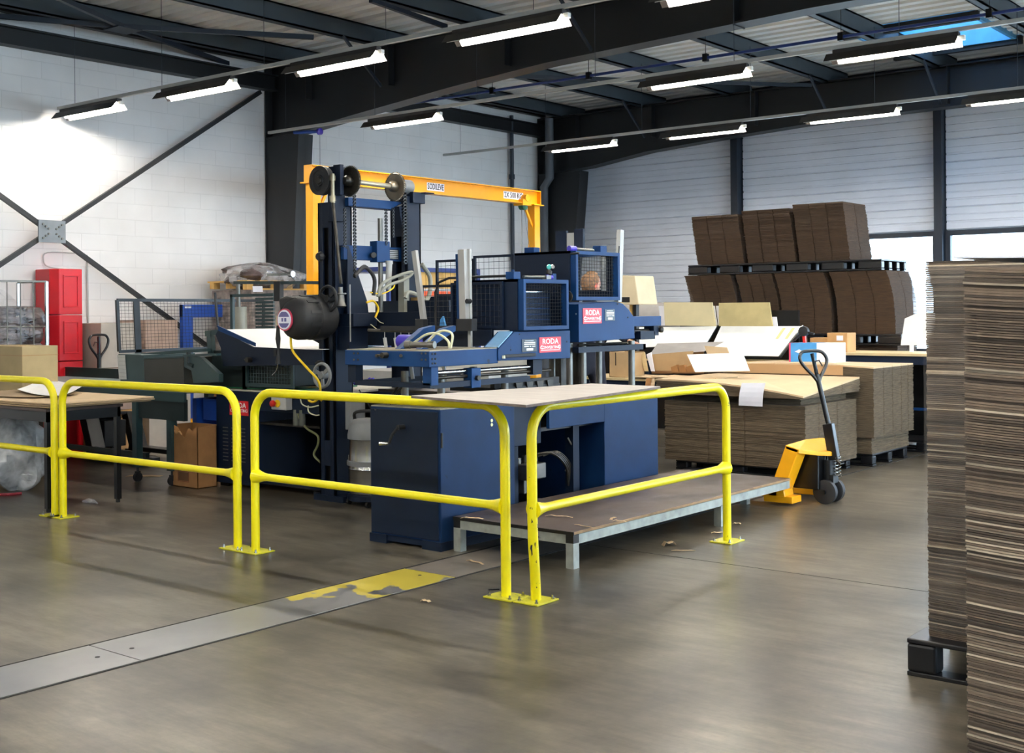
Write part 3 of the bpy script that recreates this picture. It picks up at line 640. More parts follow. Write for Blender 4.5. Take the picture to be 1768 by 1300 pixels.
pm = MB().box(-5.95, -5.72, 7.28, 7.52, 0.33, 0.45).box(-5.9, -5.78, 7.32, 7.48, 0.22, 0.33).cyl((-5.83, 7.3, 0.45), (-5.83, 7.3, 0.50), 0.03).cyl((-5.83, 7.4, 0.45), (-5.83, 7.4, 0.51), 0.025).cyl((-5.8, 7.47, 0.45), (-5.8, 7.47, 0.49), 0.03)
put('valve_block', pm, STL, base, bevel=0.008)
for k in range(4): put('bay_hose', MB().tube(spline([(-5.80 + .02*k, 7.38 + .04*k, .50), (-5.70, 7.55 + .03*k, .52), (-5.68, 7.72 + .02*k, .40), (-5.70, 7.78, .24)], 6), 0.010, 7), STLD, base, smooth=True)
put('bay_hose', MB().tube(spline([(-5.68, 7.75, .62), (-5.66, 7.82, .48), (-5.7, 7.74, .36)], 6), 0.007, 6), STL, base, smooth=True)
put('fallen_leaves', MB().add([V((-5.7 + random.uniform(-.05, .05), 7.0 + 0.04*i + random.uniform(-.02, .02), 0.064 + random.uniform(0, .006))) + V(d) for i in range(9) for d in ((0, 0, 0), (.03, .01, 0), (.01, .03, .004))], [(3*i, 3*i+1, 3*i+2) for i in range(9)]), chipm, base, kind='stuff')
# worn cream top deck, posts, slide rods
put('top_deck', MB().box(CB, FX - 0.01, 6.13, 8.86, 0.955 - 0.03, 0.962), mat('oily_cream_top', (138, 134, 112), 0.5, var=0.3, scale=7), base)
for x, y in ((-6.05, 6.30), (-5.72, 6.32), (-5.72, 7.02), (-6.05, 7.05), (-5.72, 8.02), (-6.05, 8.05), (-5.70, 8.70), (-6.05, 8.72), (-5.78, 7.92)):
    h = 1.36 if y > 7.6 else 1.20
    put('post', MB().cyl((x, y, 0.96), (x, y, h), 0.028, 14), STL, base, smooth=True)
for y in (6.30, 7.02, 8.02, 8.70): put('foot_flange', MB().cyl((-5.72, y, 0.96), (-5.72, y, 0.975), 0.06, 16), BLK, base)
put('dark_tray', MB().box(-6.2, -5.75, 6.95, 7.75, 1.02, 1.05).box(-5.80, -5.76, 6.95, 7.75, 0.98, 1.10), BLKR, base)
for k in range(4):
    yy = 7.18 + 0.13 * k; put('chute_tooth', MB().prism([(-5.74, yy, 1.08), (-5.74, yy + .085, 1.08), (-5.74, yy + .055, .97), (-5.74, yy + .03, .97)], (-0.02, 0, 0)), STLD, base)

# ---- front feeding unit
fu = thing('feeder_unit', 'front blue feeder head with red sign right of the spec plate', 'feeder head', (-6, 7, 0.96), 'blue feeder heads on the machine')
X5 = -5.60
def yz(px, py, x=X5): p = onx(px, py, x); return p.y, p.z
# long box beam: dark face toward the rails, bright face toward the platform
put('box_beam', MB().box(-6.42, X5, 6.07, 6.80, 1.245, 1.352), BLUE, fu, bevel=0.004)
put('worn_top', MB().box(-6.41, X5 - 0.005, 6.08, 6.79, 1.352, 1.358), mat('worn_cream_plate', (140, 130, 108), 0.45, var=0.25, scale=9), fu)
for px in (611, 618, 728, 735):
    for py in (610, 621): put('bolt', MB().cyl(ony(px, py, 6.07), ony(px, py, 6.062), 0.008, 8), BLKR, fu)
for yy in (6.10, 6.13):
    for zz in (1.27, 1.30, 1.335): put('bolt', MB().cyl((X5, yy, zz), (X5 + 0.006, yy, zz), 0.007, 8), BLKR, fu)
for px, s in ((650, .012), (692, .012)): put('plug', MB().cyl(ony(px, 614, 6.07), ony(px, 614, 6.04), s, 10), STLD, fu, smooth=True)
kn = ony(668, 613, 6.07); put('lever_knob', MB().cyl(kn, kn - V((0, .05, 0)), .02, 12).cyl(kn - V((0.045, .045, 0)), kn - V((0, .045, 0)), .008, 8), STLD, fu, smooth=True)
# hanging slide rails under the beam
put('slide_rod', MB().cyl((-5.66, 6.12, 1.20), (-5.66, 7.3, 1.20), 0.016, 12), CHR, fu, smooth=True)
put('slide_rod', MB().cyl((-5.66, 6.12, 1.165), (-5.66, 7.5, 1.165), 0.012, 12), STLD, fu, smooth=True)
put('under_frame', MB().box(-6.35, -5.62, 6.10, 6.14, 1.10, 1.135).box(-5.655, -5.62, 6.14, 7.2, 1.095, 1.135).box(-6.35, -6.31, 6.14, 7.2, 1.10, 1.135), BLUE_D, fu)
put('hanger_bracket', MB().box(-5.69, -5.61, 6.52, 6.62, 1.08, 1.22), BLUE, fu, bevel=0.004); put('hanger_bracket', MB().box(-5.69, -5.61, 6.10, 6.17, 1.12, 1.25), BLUE, fu)
put('hanger_bracket', MB().box(-6.42, -6.34, 6.10, 6.17, 1.12, 1.25), BLUE_D, fu); put('hanger_bracket', MB().box(-5.69, -5.63, 7.25, 7.36, 1.14, 1.26), BLUE_D, fu)
put('clamp_knob', MB().cyl((-5.61, 6.57, 1.15), (-5.585, 6.57, 1.15), 0.018, 12), STLD, fu)
for k, x in enumerate((-6.18, -6.05, -5.95, -5.86)): put('flag_blade', MB().bar((x, 6.5, 1.24), (x + 0.02, 6.5, 1.13), 0.03, 0.01), PAPER, fu)
put('strut', MB().cyl((-6.02, 6.2, 1.10), (-6.14, 6.2, .97), 0.008, 8).cyl((-5.98, 6.2, 1.10), (-6.10, 6.2, .97), 0.008, 8), STLD, fu)
# head casing with chamfered nose
pts = [(857, 604), (885, 573), (983, 571), (983, 618), (862, 623)]
pp = [yz(*p) for p in pts]; y2 = 7.67
prof = [(6.79, 1.262), (6.79, 1.345), (6.975, 1.468), (y2, 1.466), (y2, 1.250)]
put('head_casing', MB().prism([(X5 + .01, a, b) for a, b in prof], (-0.16, 0, 0)), BLUE, fu, bevel=0.004)
put('nose_plate', MB().prism([(X5 + .004, 6.80, 1.356), (X5 + .004, 6.965, 1.466), (X5 - .12, 6.965, 1.466), (X5 - .12, 6.80, 1.356)], (0, -0.004, 0.006)), mat('pale_blue_worn_nose', (120, 165, 205), .4, var=.1), fu)
def sign(parent, x, y0, y1, z0, z1, b1='RODA', b2='CONVERTING'):
    p = put('sign_plate', MB().box(x, x + 0.003, y0, y1, z0, z1), REDL, parent, bevel=0.001, label='red sign with white lettering')
    w, h = y1 - y0, z1 - z0; cy_ = (y0 + y1) / 2
    text('lettering', b1, (x + 0.0035, cy_, z0 + h * 0.70), h * 0.50, (0, 1, 0), (0, 0, 1), TXTW, p, width=w * 0.74)
    text('lettering', b2, (x + 0.0035, cy_, z0 + h * 0.32), h * 0.25, (0, 1, 0), (0, 0, 1), TXTW, p, width=w * 0.93)
    text('lettering', 'C', (x + 0.0036, y0 + w * .10, z0 + h * 0.33), h * 0.36, (0, 1, 0), (0, 0, 1), TXTW, p)
    text('lettering', 'G', (x + 0.0036, y1 - w * .09, z0 + h * 0.33), h * 0.36, (0, 1, 0), (0, 0, 1), TXTW, p)
    put('underline', MB().box(x + .003, x + .0037, y0 + w*.06, y1 - w*.06, z0 + h*.12, z0 + h*.14).box(x + .003, x + .0037, y0 + w*.06, y1 - w*.06, z0 + h*.16, z0 + h*.175), TXTW, p)
def spec(parent, x, y0, y1, z0, z1):
    p = put('spec_plate', MB().box(x, x + 0.003, y0, y1, z0, z1), BLK, parent, bevel=0.001, label='small black plate with white printed lines'); w, h = y1 - y0, z1 - z0; l = MB()
    for a, b, c, d in ((.15, .9, .70, .76), (.15, .9, .56, .63), (.15, .45, .40, .46), (.52, .62, .40, .46), (.7, .9, .40, .46), (.3, .75, .10, .28), (.2, .8, .86, .89)): l.box(x + .003, x + .0036, y0 + w*a, y0 + w*b, z0 + h*c, z0 + h*d)
    put('printed_lines', l, TXTW, p)
ya, za = yz(929, 609); yb, zb = yz(966, 581); sign(fu, X5 + .011, ya, yb, za, zb)
ya, za = yz(899, 608); yb, zb = yz(924, 585); spec(fu, X5 + .011, ya, yb, za, zb)
ya, za = yz(868, 615); yb, zb = yz(920, 614); put('handle_bar', MB().box(X5 + .01, X5 + .03, ya, yb, 1.283, 1.305), BLKR, fu, bevel=0.003); put('latch', MB().box(X5 + .01, X5 + .025, ya - .02, ya, 1.277, 1.30), mat('cream_latch', (210, 206, 180), .4), fu)
for p in ((880, 604), (977, 590), (895, 577)): y_, z_ = yz(*p); put('screw', MB().cyl((X5 + .01, y_, z_), (X5 + .013, y_, z_), .006, 8), BLKR, fu)
# ---- wire cage on a head
def cage(parent, y0, y1, z0, z1, x=X5, dep=0.62, nb=7, hole=None):
    put('cage_frame', ringframe((x, y0, z0), (0, y1 - y0, 0), (0, 0, z1 - z0), 0.028, 0.05), BLUE, parent, label='light blue frame of the wire window')
    put('wire_mesh', netting((x + .01, y0 + .02, z0 + .02), (0, y1 - y0 - .04, 0), (0, 0, z1 - z0 - .04), 16, 13, 0.0016), BLK, parent, kind='stuff')
    put('side_panel', MB().box(x - dep, x, y0 - 0.012, y0, z0, z1), BLUE_D, parent)
    if hole:
        a_, b_, c_, d_ = hole; put('side_panel', MB().box(x - dep, a_, y1, y1 + .006, z0, z1).box(b_, x, y1, y1 + .006, z0, z1).box(a_, b_, y1, y1 + .006, z0, c_).box(a_, b_, y1, y1 + .006, d_, z1), BLUE_D, parent)
    else: put('side_panel', MB().box(x - dep, x, y1, y1 + .006, z0, z1), BLUE_D, parent)
    put('wire_mesh', netting((x - dep, y0 + .02, z0 + .02), (0, y1 - y0 - .04, 0), (0, 0, z1 - z0 - .04), 14, 9, 0.002), BLK, parent, kind='stuff')
    put('top_rail', MB().box(x - dep, x, y0 - .012, y0 + .02, z1 - .02, z1).box(x - dep, x, y1 - .02, y1, z1 - .02, z1), BLUE, parent)
cage(fu, 7.04, 7.60, 1.478, 1.855)
put('inner_louvre', MB().box(-6.18, -5.70, 7.08, 7.56, 1.50, 1.76), BLUE_D, fu, label='dark blue louvred block behind the wire')
for k in range(5): put('louvre_slat', MB().box(-5.70, -5.692, 7.08, 7.54, 1.55 + .042*k, 1.556 + .042*k), BLUE, fu)
put('comb_strip', MB().box(-5.70, -5.69, 7.08, 7.52, 1.762, 1.768), CHR, fu)
put('cylinder_valve', MB().cyl((-5.63, 7.14, 1.875), (-5.63, 7.42, 1.878), 0.012, 10).box(-5.65, -5.61, 7.40, 7.46, 1.86, 1.89), STL, fu)
put('clamp_block', MB().box(-5.68, -5.60, 6.99, 7.07, 1.855, 1.91).cyl((-5.64, 7.03, 1.91), (-5.64, 7.03, 1.925), .012, 8), BLUE, fu, bevel=.004); put('clamp_block', MB().box(-5.66, -5.62, 7.49, 7.54, 1.855, 1.905), BLUE, fu, bevel=.004)
put('violet_fitting', MB().cyl((-5.63, 7.42, 1.875), (-5.63, 7.49, 1.875), 0.02, 10), PURP, fu); put('sensor_knob', MB().lathe((-5.63, 7.45, 1.89), (0, .4, 1), [(.012, 0), (.022, .01), (.022, .035), (.01, .045)]), BLKR, fu)
# hoop handle and mesh wing to the left of the cage (runs back across the machine)
put('bent_handle', MB().tube([ony(752, 585, 7.05), ony(752, 505, 7.05), ony(757, 488, 7.05), ony(775, 480, 7.05), ony(880, 476, 7.05)], 0.010, 10), BLKR, fu, smooth=True)
def P7(px, py): return ony(px, py, 7.10)
a_, b_, c_, d_ = P7(757, 484), P7(785, 484), P7(757, 572), P7(785, 572)
def mesh_panel(parent, x0, x1, y, z0, z1, nu, nv, m=BLUE_D):
    put('mesh_frame', ringframe((x0, y, z0), (x1 - x0, 0, 0), (0, 0, z1 - z0), 0.02, 0.02), m, parent); put('wire_mesh', netting((x0, y - .01, z0), (x1 - x0, 0, 0), (0, 0, z1 - z0), nu, nv, 0.0016), BLK, parent, kind='stuff')
mesh_panel(fu, -6.62, -6.25, 7.10, 1.49, 1.83, 8, 8)
mesh_panel(fu, -6.23, -5.72, 7.02, 1.49, 1.84, 12, 8)
put('louvre_block', MB().box(-6.12, -5.75, 7.06, 7.10, 1.50, 1.76).box(-6.18, -6.12, 7.06, 7.10, 1.50, 1.70), BLUE_D, fu)
put('apron', MB().box(-6.75, -5.82, 7.0, 7.02, 1.36, 1.485), BLUE_D, fu)
put('cross_bar', MB().box(-6.85, -5.95, 6.86, 6.89, 1.475, 1.51), BLKR, fu)
# tall aluminium guides
def guide(parent, px0, py0, px1, py1, y, w, d, back=None):
    p, q = ony(px0, py0, y), ony(px1, py1, y); put('guide_channel', MB().bar(p, q, w, d, up=(0, 1, 0)), ALU, parent, bevel=0.002)
    if back: put('guide_backing', MB().bar(p + V((-w*.9, .03, -.03)), q + V((-w*.9, .03, 0)), w * .8, d, up=(0, 1, 0)), BLUE, parent)
guide(fu, 716, 433, 732, 556, 6.85, 0.045, 0.03); guide(fu, 799, 431, 802, 552, 6.85, 0.062, 0.045, True)
p, q = ony(810, 430, 6.88), ony(812, 606, 6.88); put('guide_channel', MB().bar(p, q, 0.028, 0.02, up=(0, 1, 0)), LGREY, fu, label='pale flat guide strip'); 
for px in (728, 799, 812): k = ony(px, 562, 6.84); put('guide_clamp', MB().box(k.x - .04, k.x + .04, k.y - .03, k.y + .03, k.z - .04, k.z + .05), BLKR, fu, bevel=.004)
k = ony(812, 520, 6.86); put('guide_knob', MB().cyl(k - V((0, .04, 0)), k, .018, 10), BLKR, fu)
# ramps, motor, hoses on the beam
for x in (-6.10, -5.90): put('ramp_arm', MB().prism([(x, 6.25, 1.358), (x, 6.33, 1.358), (x, 6.62, 1.48), (x, 6.62, 1.52), (x, 6.5, 1.50)], (0.055, 0, 0)), BLUE, fu, bevel=.003)
k = ony(683, 590, 6.35); put('violet_motor', MB().cyl(k + V((-.05, .1, 0)), k + V((.13, .1, 0)), 0.05, 16), PURP, fu, smooth=True)
k = ony(702, 595, 6.2); put('air_cylinder', MB().cyl(k, k + V((.20, .05, 0)), 0.02, 12).cyl(k - V((.01, 0, 0)), k + V((.03, .01, 0)), 0.028, 12).cyl(k + V((.17, .04, 0)), k + V((.22, .05, 0)), 0.026, 12), STL, fu, smooth=True)
for q in (((714, 592), (735, 578), (755, 576), (773, 588), (776, 601)), ((740, 589), (752, 576), (768, 571), (781, 578), (778, 601))):
    put('air_hose', MB().tube(spline([ony(a, b, 6.25) for a, b in q], 6), 0.0085, 8), HOSEC, fu, smooth=True)
put('hook_rail', MB().cyl(ony(636, 570, 6.9), ony(712, 572, 6.9), 0.012, 8), STL, fu)
for px in (664, 682, 692, 706): k = ony(px, 570, 6.9); put('hook_weight', MB().cyl(k, k - V((0, 0, .07)), .004, 6).tube([k - V((0, 0, .06)), k - V((-.02, 0, .16))], .014, 8), LGREY, fu)

# ---- rear feeding unit (higher)
ru = thing('feeder_unit', 'rear blue feeder head with red sign left of the spec plate', 'feeder head', (-6, 8.2, 0.96), 'blue feeder heads on the machine')
prof = [(7.80, 1.37), (7.80, 1.672), (8.30, 1.690), (8.42, 1.675), (8.52, 1.62), (8.59, 1.56), (8.60, 1.382)]
put('head_casing', MB().prism([(X5, a, b) for a, b in prof], (-0.70, 0, 0)), BLUE, ru, bevel=0.004)
put('tail_beam', MB().box(-6.25, X5 - .02, 8.59, 9.05, 1.482, 1.566), BLUE, ru, bevel=.003)
ya, za = yz(1006, 559); yb, zb = yz(1038, 532); sign(ru, X5 + .001, ya, yb, za, zb)
ya, za = yz(1044, 554); yb, zb = yz(1061, 534); spec(ru, X5 + .001, ya, yb, za, zb)
for p in ((994, 542), (1066, 525), (1084, 548)): y_, z_ = yz(*p); put('screw', MB().cyl((X5, y_, z_), (X5 + .004, y_, z_), .007, 8), BLKR, ru)
cage(ru, 7.70, 8.31, 1.70, 2.085, dep=.55, hole=(-5.95, -5.74, 1.79, 2.07)); put('pale_strip', MB().box(-5.72, -5.68, 8.29, 8.30, 1.78, 2.06), LGREY, ru)
put('clamp_block', MB().box(-5.68, -5.60, 8.11, 8.2, 2.085, 2.14), BLUE, ru, bevel=.004); put('clamp_block', MB().box(-6.1, -6.0, 7.75, 7.83, 2.085, 2.13), BLUE, ru, bevel=.004)
put('cylinder_valve', MB().cyl((-5.63, 7.80, 2.105), (-5.63, 8.05, 2.10), 0.011, 10), STL, ru); put('violet_fitting', MB().cyl((-5.63, 7.72, 2.105), (-5.63, 7.80, 2.105), 0.022, 10), PURP, ru)
p, q = ony(987, 402, 8.2), ony(987, 436, 8.2); put('guide_backing', MB().box(p.x - .16, p.x - .05, 8.19, 8.22, 2.08, p.z + .02).box(p.x + .03, p.x + .12, 8.19, 8.22, 2.08, p.z + .03), BLUE_D, ru); put('guide_channel', MB().box(p.x - .05, p.x + .03, 8.2, 8.23, 2.08, p.z), LGREY, ru)
p, q = onx(1071, 397, X5), onx(1067, 521, X5); put('guide_channel', MB().bar(p, q, 0.05, 0.04, up=(1, 0, 0)), LGREY, ru, label='tall pale guide strip at the right of the wire window')
a1, a2 = onx(1069, 425, X5 + .03), onx(1068, 452, X5 + .03); put('scale_mark', MB().bar(a1, a2, .012, .004, up=(1, 0, 0)), BLKR, ru)
mesh_panel(ru, -7.05, -6.62, 7.75, 1.75, 2.06, 8, 6); mesh_panel(ru, -6.60, -6.17, 7.72, 1.75, 2.08, 8, 6)
put('bent_handle', MB().tube([ony(915, 470, 7.70), ony(915, 450, 7.70), ony(925, 443, 7.70), ony(1000, 437, 7.70)], 0.009, 8), BLKR, ru, smooth=True)
k = ony(981, 512, 7.68); put('dial_wheel', MB().lathe(k, (0, -1, 0), [(.02, 0), (.045, 0), (.045, .012), (.03, .02), (.012, .02)], 20), STLD, ru)
k = ony(956, 461, 7.7); put('sensor_eye', MB().lathe(k, (.5, -1, 0), [(.02, 0), (.022, .02), (.014, .03)], 12), CHR, ru); k = ony(949, 461, 7.69); put('sensor_eye', MB().lathe(k, (.5, -1, 0), [(.02, 0), (.022, .02), (.014, .03)], 12), mat('teal_lens', (90, 190, 180), .2), ru)
put('slide_rod', MB().cyl((-5.68, 8.35, 1.44), (-5.68, 9.0, 1.44), 0.018, 12).cyl((-5.68, 7.9, 1.345), (-5.68, 8.6, 1.345), 0.010, 8), STLD, ru, smooth=True)
put('under_frame', MB().box(-5.70, -5.64, 7.85, 8.83, 1.285, 1.33).box(-6.3, -5.64, 8.79, 8.83, 1.285, 1.33), BLUE_D, ru)
put('end_bracket', MB().box(-5.72, -5.62, 8.72, 8.95, 1.37, 1.44).box(-5.72, -5.62, 8.93, 9.01, 1.40, 1.485), BLUE_D, ru, bevel=.003); k = onx(1140, 569, -5.62); put('end_knob', MB().lathe(k, (1, 0, 0), [(.012, -.03), (.026, 0), (.026, .02), (.01, .03)], 12), STLD, ru)
for x in (-5.76, -5.94): put('drop_post', MB().box(x - .03, x + .03, 7.98, 8.05, .96, 1.30), STLD, ru)
k = [(-5.8, 8.08 + .022*i) for i in range(4)]
for i, (x, y) in enumerate(k): put('strap_end', MB().tube([(x, y, 1.29), (x, y + .005, 1.22), (x, y + .002, 1.15 + .02*(i % 2))], [.011, .010, .004], 6), mat('cream_strap_%d' % i, (200, 192, 160), .7), ru)

# ================================================================ LIFTING TOWER
tw = thing('lifting_tower', 'tall dark blue lifting tower with sprocket wheels and hanging chains', 'lifting tower', (-7.8, 7.6, 0))
def column(x0, x1, y0, y1, zt, slots):
    s = MB(); w = x1 - x0; cuts = [0] + [z for ab in slots for z in ab] + [zt]
    s.box(x0, x0 + w*.32, y0, y0 + .02, 0, zt).box(x1 - w*.32, x1, y0, y0 + .02, 0, zt)
    for a, b in zip(cuts[::2], cuts[1::2]): s.box(x0 + w*.3, x1 - w*.3, y0 + .001, y0 + .019, a, b)
    s.box(x0, x0 + .02, y0, y1, 0, zt).box(x1 - .02, x1, y0, y1, 0, zt).box(x0, x1, y1 - .02, y1, 0, zt); return s
put('column', column(-7.94, -7.745, 7.2, 7.42, 2.57, [(0.10, 0.30), (0.52, 0.92), (1.16, 1.42), (1.62, 2.35)]), BLUE_D, tw, bevel=.003)
put('slot_lining', MB().box(-7.90, -7.79, 7.235, 7.245, 0.05, 2.4), BLK, tw)
put('column', column(-7.80, -7.60, 7.95, 8.14, 2.66, [(1.7, 2.3)]), BLUE_D, tw, bevel=.003)
put('base_foot', MB().box(-8.0, -7.63, 7.18, 8.2, 0, 0.05), BLUE_D, tw)
put('head_bracket', MB().box(-7.79, -7.70, 7.18, 7.30, 2.40, 2.87).box(-7.72, -7.63, 7.18, 7.22, 2.62, 2.88), BLUE_D, tw, bevel=.004)
put('head_bracket', MB().box(-7.80, -7.56, 8.0, 8.16, 2.60, 2.70).box(-7.64, -7.50, 8.1, 8.22, 2.69, 2.70), BLUE_D, tw, bevel=.004)
put('gusset', MB().prism([(-7.6, 7.86, 2.56), (-7.6, 7.96, 2.60), (-7.6, 7.96, 2.38), (-7.6, 7.9, 2.36)], (-.1, 0, 0)), BLUE_D, tw)
put('cross_beam', MB().box(-7.78, -7.66, 7.3, 7.96, 2.535, 2.61), BLUE, tw, bevel=.004)
def sprocket(c, r, m, teeth=44):
    c = V(c); rt_ = put('sprocket_wheel', MB().lathe(c, (0, -1, 0), [(0.03, -.03), (r*.3, -.03), (r*.3, -.012), (r*.88, -.008), (r*.9, .0), (r*.93, -.004), (r*.93, -.02), (r*.2, -.03)], 36), m, tw, smooth=True)
    put('hub', MB().lathe(c, (0, -1, 0), [(.045, -.05), (.05, .03), (.03, .06)], 16), m, rt_, smooth=True)
    s = MB()
    for k in range(teeth):
        a = 2*PI*k/teeth; d = V((math.cos(a), 0, math.sin(a))); t_ = V((-math.sin(a), 0, math.cos(a)))
        s.prism([c + d*r*.91 - t_*r*.045 + V((0, .004, 0)), c + d*r*.91 + t_*r*.045 + V((0, .004, 0)), c + d*r*1.0 + V((0, .004, 0))], (0, .012, 0))
    put('teeth', s, m, rt_, kind='stuff')
S1, S2 = V((-7.62, 7.27, 2.742)), V((-7.62, 7.82, 2.736))
sprocket(S1, .135, STLD); sprocket(S2, .13, mat('brass_brown_steel', (134, 122, 104), .35, .7, var=.15, scale=12))
put('shaft', MB().cyl(S1, S2, .022, 16), mat('cream_steel_shaft', (190, 182, 160), .3, .6, var=.06), tw, smooth=True)
put('motor_drum', MB().lathe(S2 + V((-.02, .10, .01)), (0, 1, 0), [(.05, 0), (.065, .01), (.065, .12), (.05, .13)], 18), GREY, tw, smooth=True)
pc = ony(555, 312, 7.12); pl_ = put('pulley', MB().lathe(pc, (0, -1, 0), [(.05, -.03), (.125, -.03), (.125, -.015), (.115, 0), (.125, .015), (.125, .03), (.09, .03), (.085, .022), (.05, .022), (.045, .034), (.01, .034)], 32), BLKR, tw, smooth=True)
put('hub', MB().lathe(pc, (0, -1, 0), [(.01, .03), (.035, .034), (.03, .045)], 14), STLD, pl_)
def chain(x, y, z0, z1, w=.012):
    s = MB(); z = z0; k = 0
    while z < z1:
        if k % 2: s.box(x - w*.5, x + w*.5, y - w, y - w*.55, z, z + .017).box(x - w*.5, x + w*.5, y + w*.55, y + w, z, z + .017)
        else: s.box(x - w*.5, x + w*.5, y - w*.55, y + w*.55, z, z + .012)
        z += .0145; k += 1
    put('roller_chain', s, BLK, tw, kind='stuff')
def chpx(px, y0, y1, x, w=.012): a, b = onx(px, y1, x), onx(px, y0, x); chain(x, a.y, a.z, b.z, w)
chpx(596, 360, 426, -7.62, .014); chpx(613, 315, 472, -7.60, .015); chpx(667, 362, 424, -7.62, .014); chpx(679, 362, 410, -7.60); chpx(699, 335, 456, -7.59, .024)
a, b = ony(575, 350, 7.12), ony(589, 490, 7.12); put('drive_rod', MB().cyl(a, b, .014, 10), STLD, tw, smooth=True)
put('universal_joint', MB().cyl(ony(574, 300, 7.12), a, .018, 10).cyl(ony(574, 303, 7.12), ony(574, 312, 7.12), .026, 10).cyl(ony(574, 338, 7.12), ony(575, 348, 7.12), .026, 10), mat('cream_shaft_joint', (150, 142, 120), .35, .6, var=.2), tw, smooth=True)
a = ony(588, 512, 7.10); put('gear_box', MB().lathe(a + V((0, 0, .08)), (0, 0, -1), [(.02, 0), (.02, .05), (.05, .05), (.05, .06), (.03, .065), (.035, .13), (.05, .16), (.03, .17)], 14), STL, tw, smooth=True)
def handwheel(c, r, m, parent, axis=(0, -1, 0), name='handwheel'):
    c, ax = V(c), V(axis).normalized(); u, v = basis(ax); o = put(name, MB().tube([c + (u*math.cos(2*PI*k/24) + v*math.sin(2*PI*k/24))*r for k in range(25)], .014, 8), m, parent, smooth=True)
    for k in range(3): a_ = 2*PI*k/3 + .4; put('spoke', MB().bar(c, c + (u*math.cos(a_) + v*math.sin(a_))*r, .03, .012, up=ax), m, o)
    put('hub', MB().lathe(c, ax, [(.03, -.05), (.035, .0), (.03, .02)], 12), m, o); return o
handwheel(ony(566, 516, 7.04), .105, BLKR, tw); handwheel(ony(556, 648, 7.06), .10, GREY, tw)
put('side_lever', MB().lathe(ony(553, 443, 7.16), (0, -1, 0), [(.02, -.04), (.045, 0), (.03, .03)], 10), BLKR, tw)
# moving carriage
XC = -7.68
ca = put('carriage', MB().box(XC - .04, XC, 7.26, 7.97, 2.075, 2.20), BLUE, tw, bevel=.003)
put('gusset', MB().prism([onx(*p, XC + .002) for p in ((589, 424), (602, 424), (634, 520), (637, 545), (600, 545), (600, 430))], (-.02, 0, 0)), BLUE_D, ca)
put('guide_block', MB().box(XC - .03, XC + .06, 7.60, 7.76, 2.06, 2.245), BLUE, ca, bevel=.003)
p = onx(658, 377, XC); put('guide_rod', MB().cyl((XC, 7.70, 1.60), (XC, 7.70, 2.45), .022, 14), STL, tw, smooth=True); put('clamp_knob', MB().cyl((XC + .02, 7.58, 2.12), (XC + .06, 7.56, 2.12), .025, 10), BLKR, ca)
put('spec_plate', MB().box(XC + .001, XC + .004, 7.79, 7.93, 2.09, 2.18), BLK, ca); l = MB()
for k in range(5): l.box(XC + .004, XC + .0046, 7.80, 7.92, 2.10 + .016*k, 2.108 + .016*k)
put('printed_lines', l, LGREY, ca)
put('lower_carriage', MB().box(-7.72, -7.55, 7.24, 7.52, 1.50, 1.61).box(-7.74, -7.6, 7.24, 7.46, 1.30, 1.50), BLUE_D, tw, bevel=.003)
put('pale_guide_strip', MB().bar(ony(604, 491, 7.2), ony(605, 590, 7.2), .008, .008), ALU, tw)
put('pneumatic_cylinder', MB().cyl(onx(672, 455, -7.6), onx(670, 500, -7.6), .028, 12).cyl(onx(672, 450, -7.6), onx(672, 456, -7.6), .034, 12), LGREY, tw, smooth=True)
for q, m_, r_ in ((((640, 470), (628, 460), (612, 478)), BLKR, .016), (((612, 476), (630, 462), (646, 480), (645, 510)), BLKR, .017), (((652, 512), (660, 490), (690, 475), (712, 470), (700, 482), (668, 494), (654, 510)), HOSEG, .014),
                  (((728, 456), (742, 478), (742, 505), (735, 518), (722, 510), (705, 505), (700, 515)), HOSEG, .02), (((640, 505), (660, 507), (678, 498), (682, 488)), HOSEY, .006), (((633, 522), (645, 520), (653, 533), (648, 548)), HOSEY, .009),
                  (((648, 548), (656, 556), (664, 560), (655, 570), (640, 560)), HOSEC, .004)):
    put('tower_hose', MB().tube(spline([onx(a_, b_, -7.5) for a_, b_ in q], 6), r_, 8), m_, tw, smooth=True)
put('cable_duct', MB().box(-7.62, -7.55, 7.86, 7.93, 1.45, 1.95), HOSEG, tw)
put('rear_beam', MB().box(-8.0, -7.2, 8.3, 8.36, 1.72, 1.76).box(-7.95, -7.05, 7.9, 7.95, 1.4, 1.72), BLUE_D, tw)
put('wood_block', MB().box(-7.6, -7.5, 8.0, 8.1, 1.5, 1.75), PALW, tw)
put('lower_arm', MB().box(-7.7, -6.5, 7.55, 7.65, 1.33, 1.62), BLUE_D, tw, bevel=.003)
put('junction_box', MB().box(-7.66, -7.60, 7.24, 7.42, .62, .86), GREY, tw, bevel=.004)
put('pipe_run', MB().tube(spline([(-7.55, 7.3, .96), (-7.52, 7.4, .8), (-7.6, 7.5, .7), (-7.66, 7.4, .72)], 5), .006, 6), BLKR, tw)
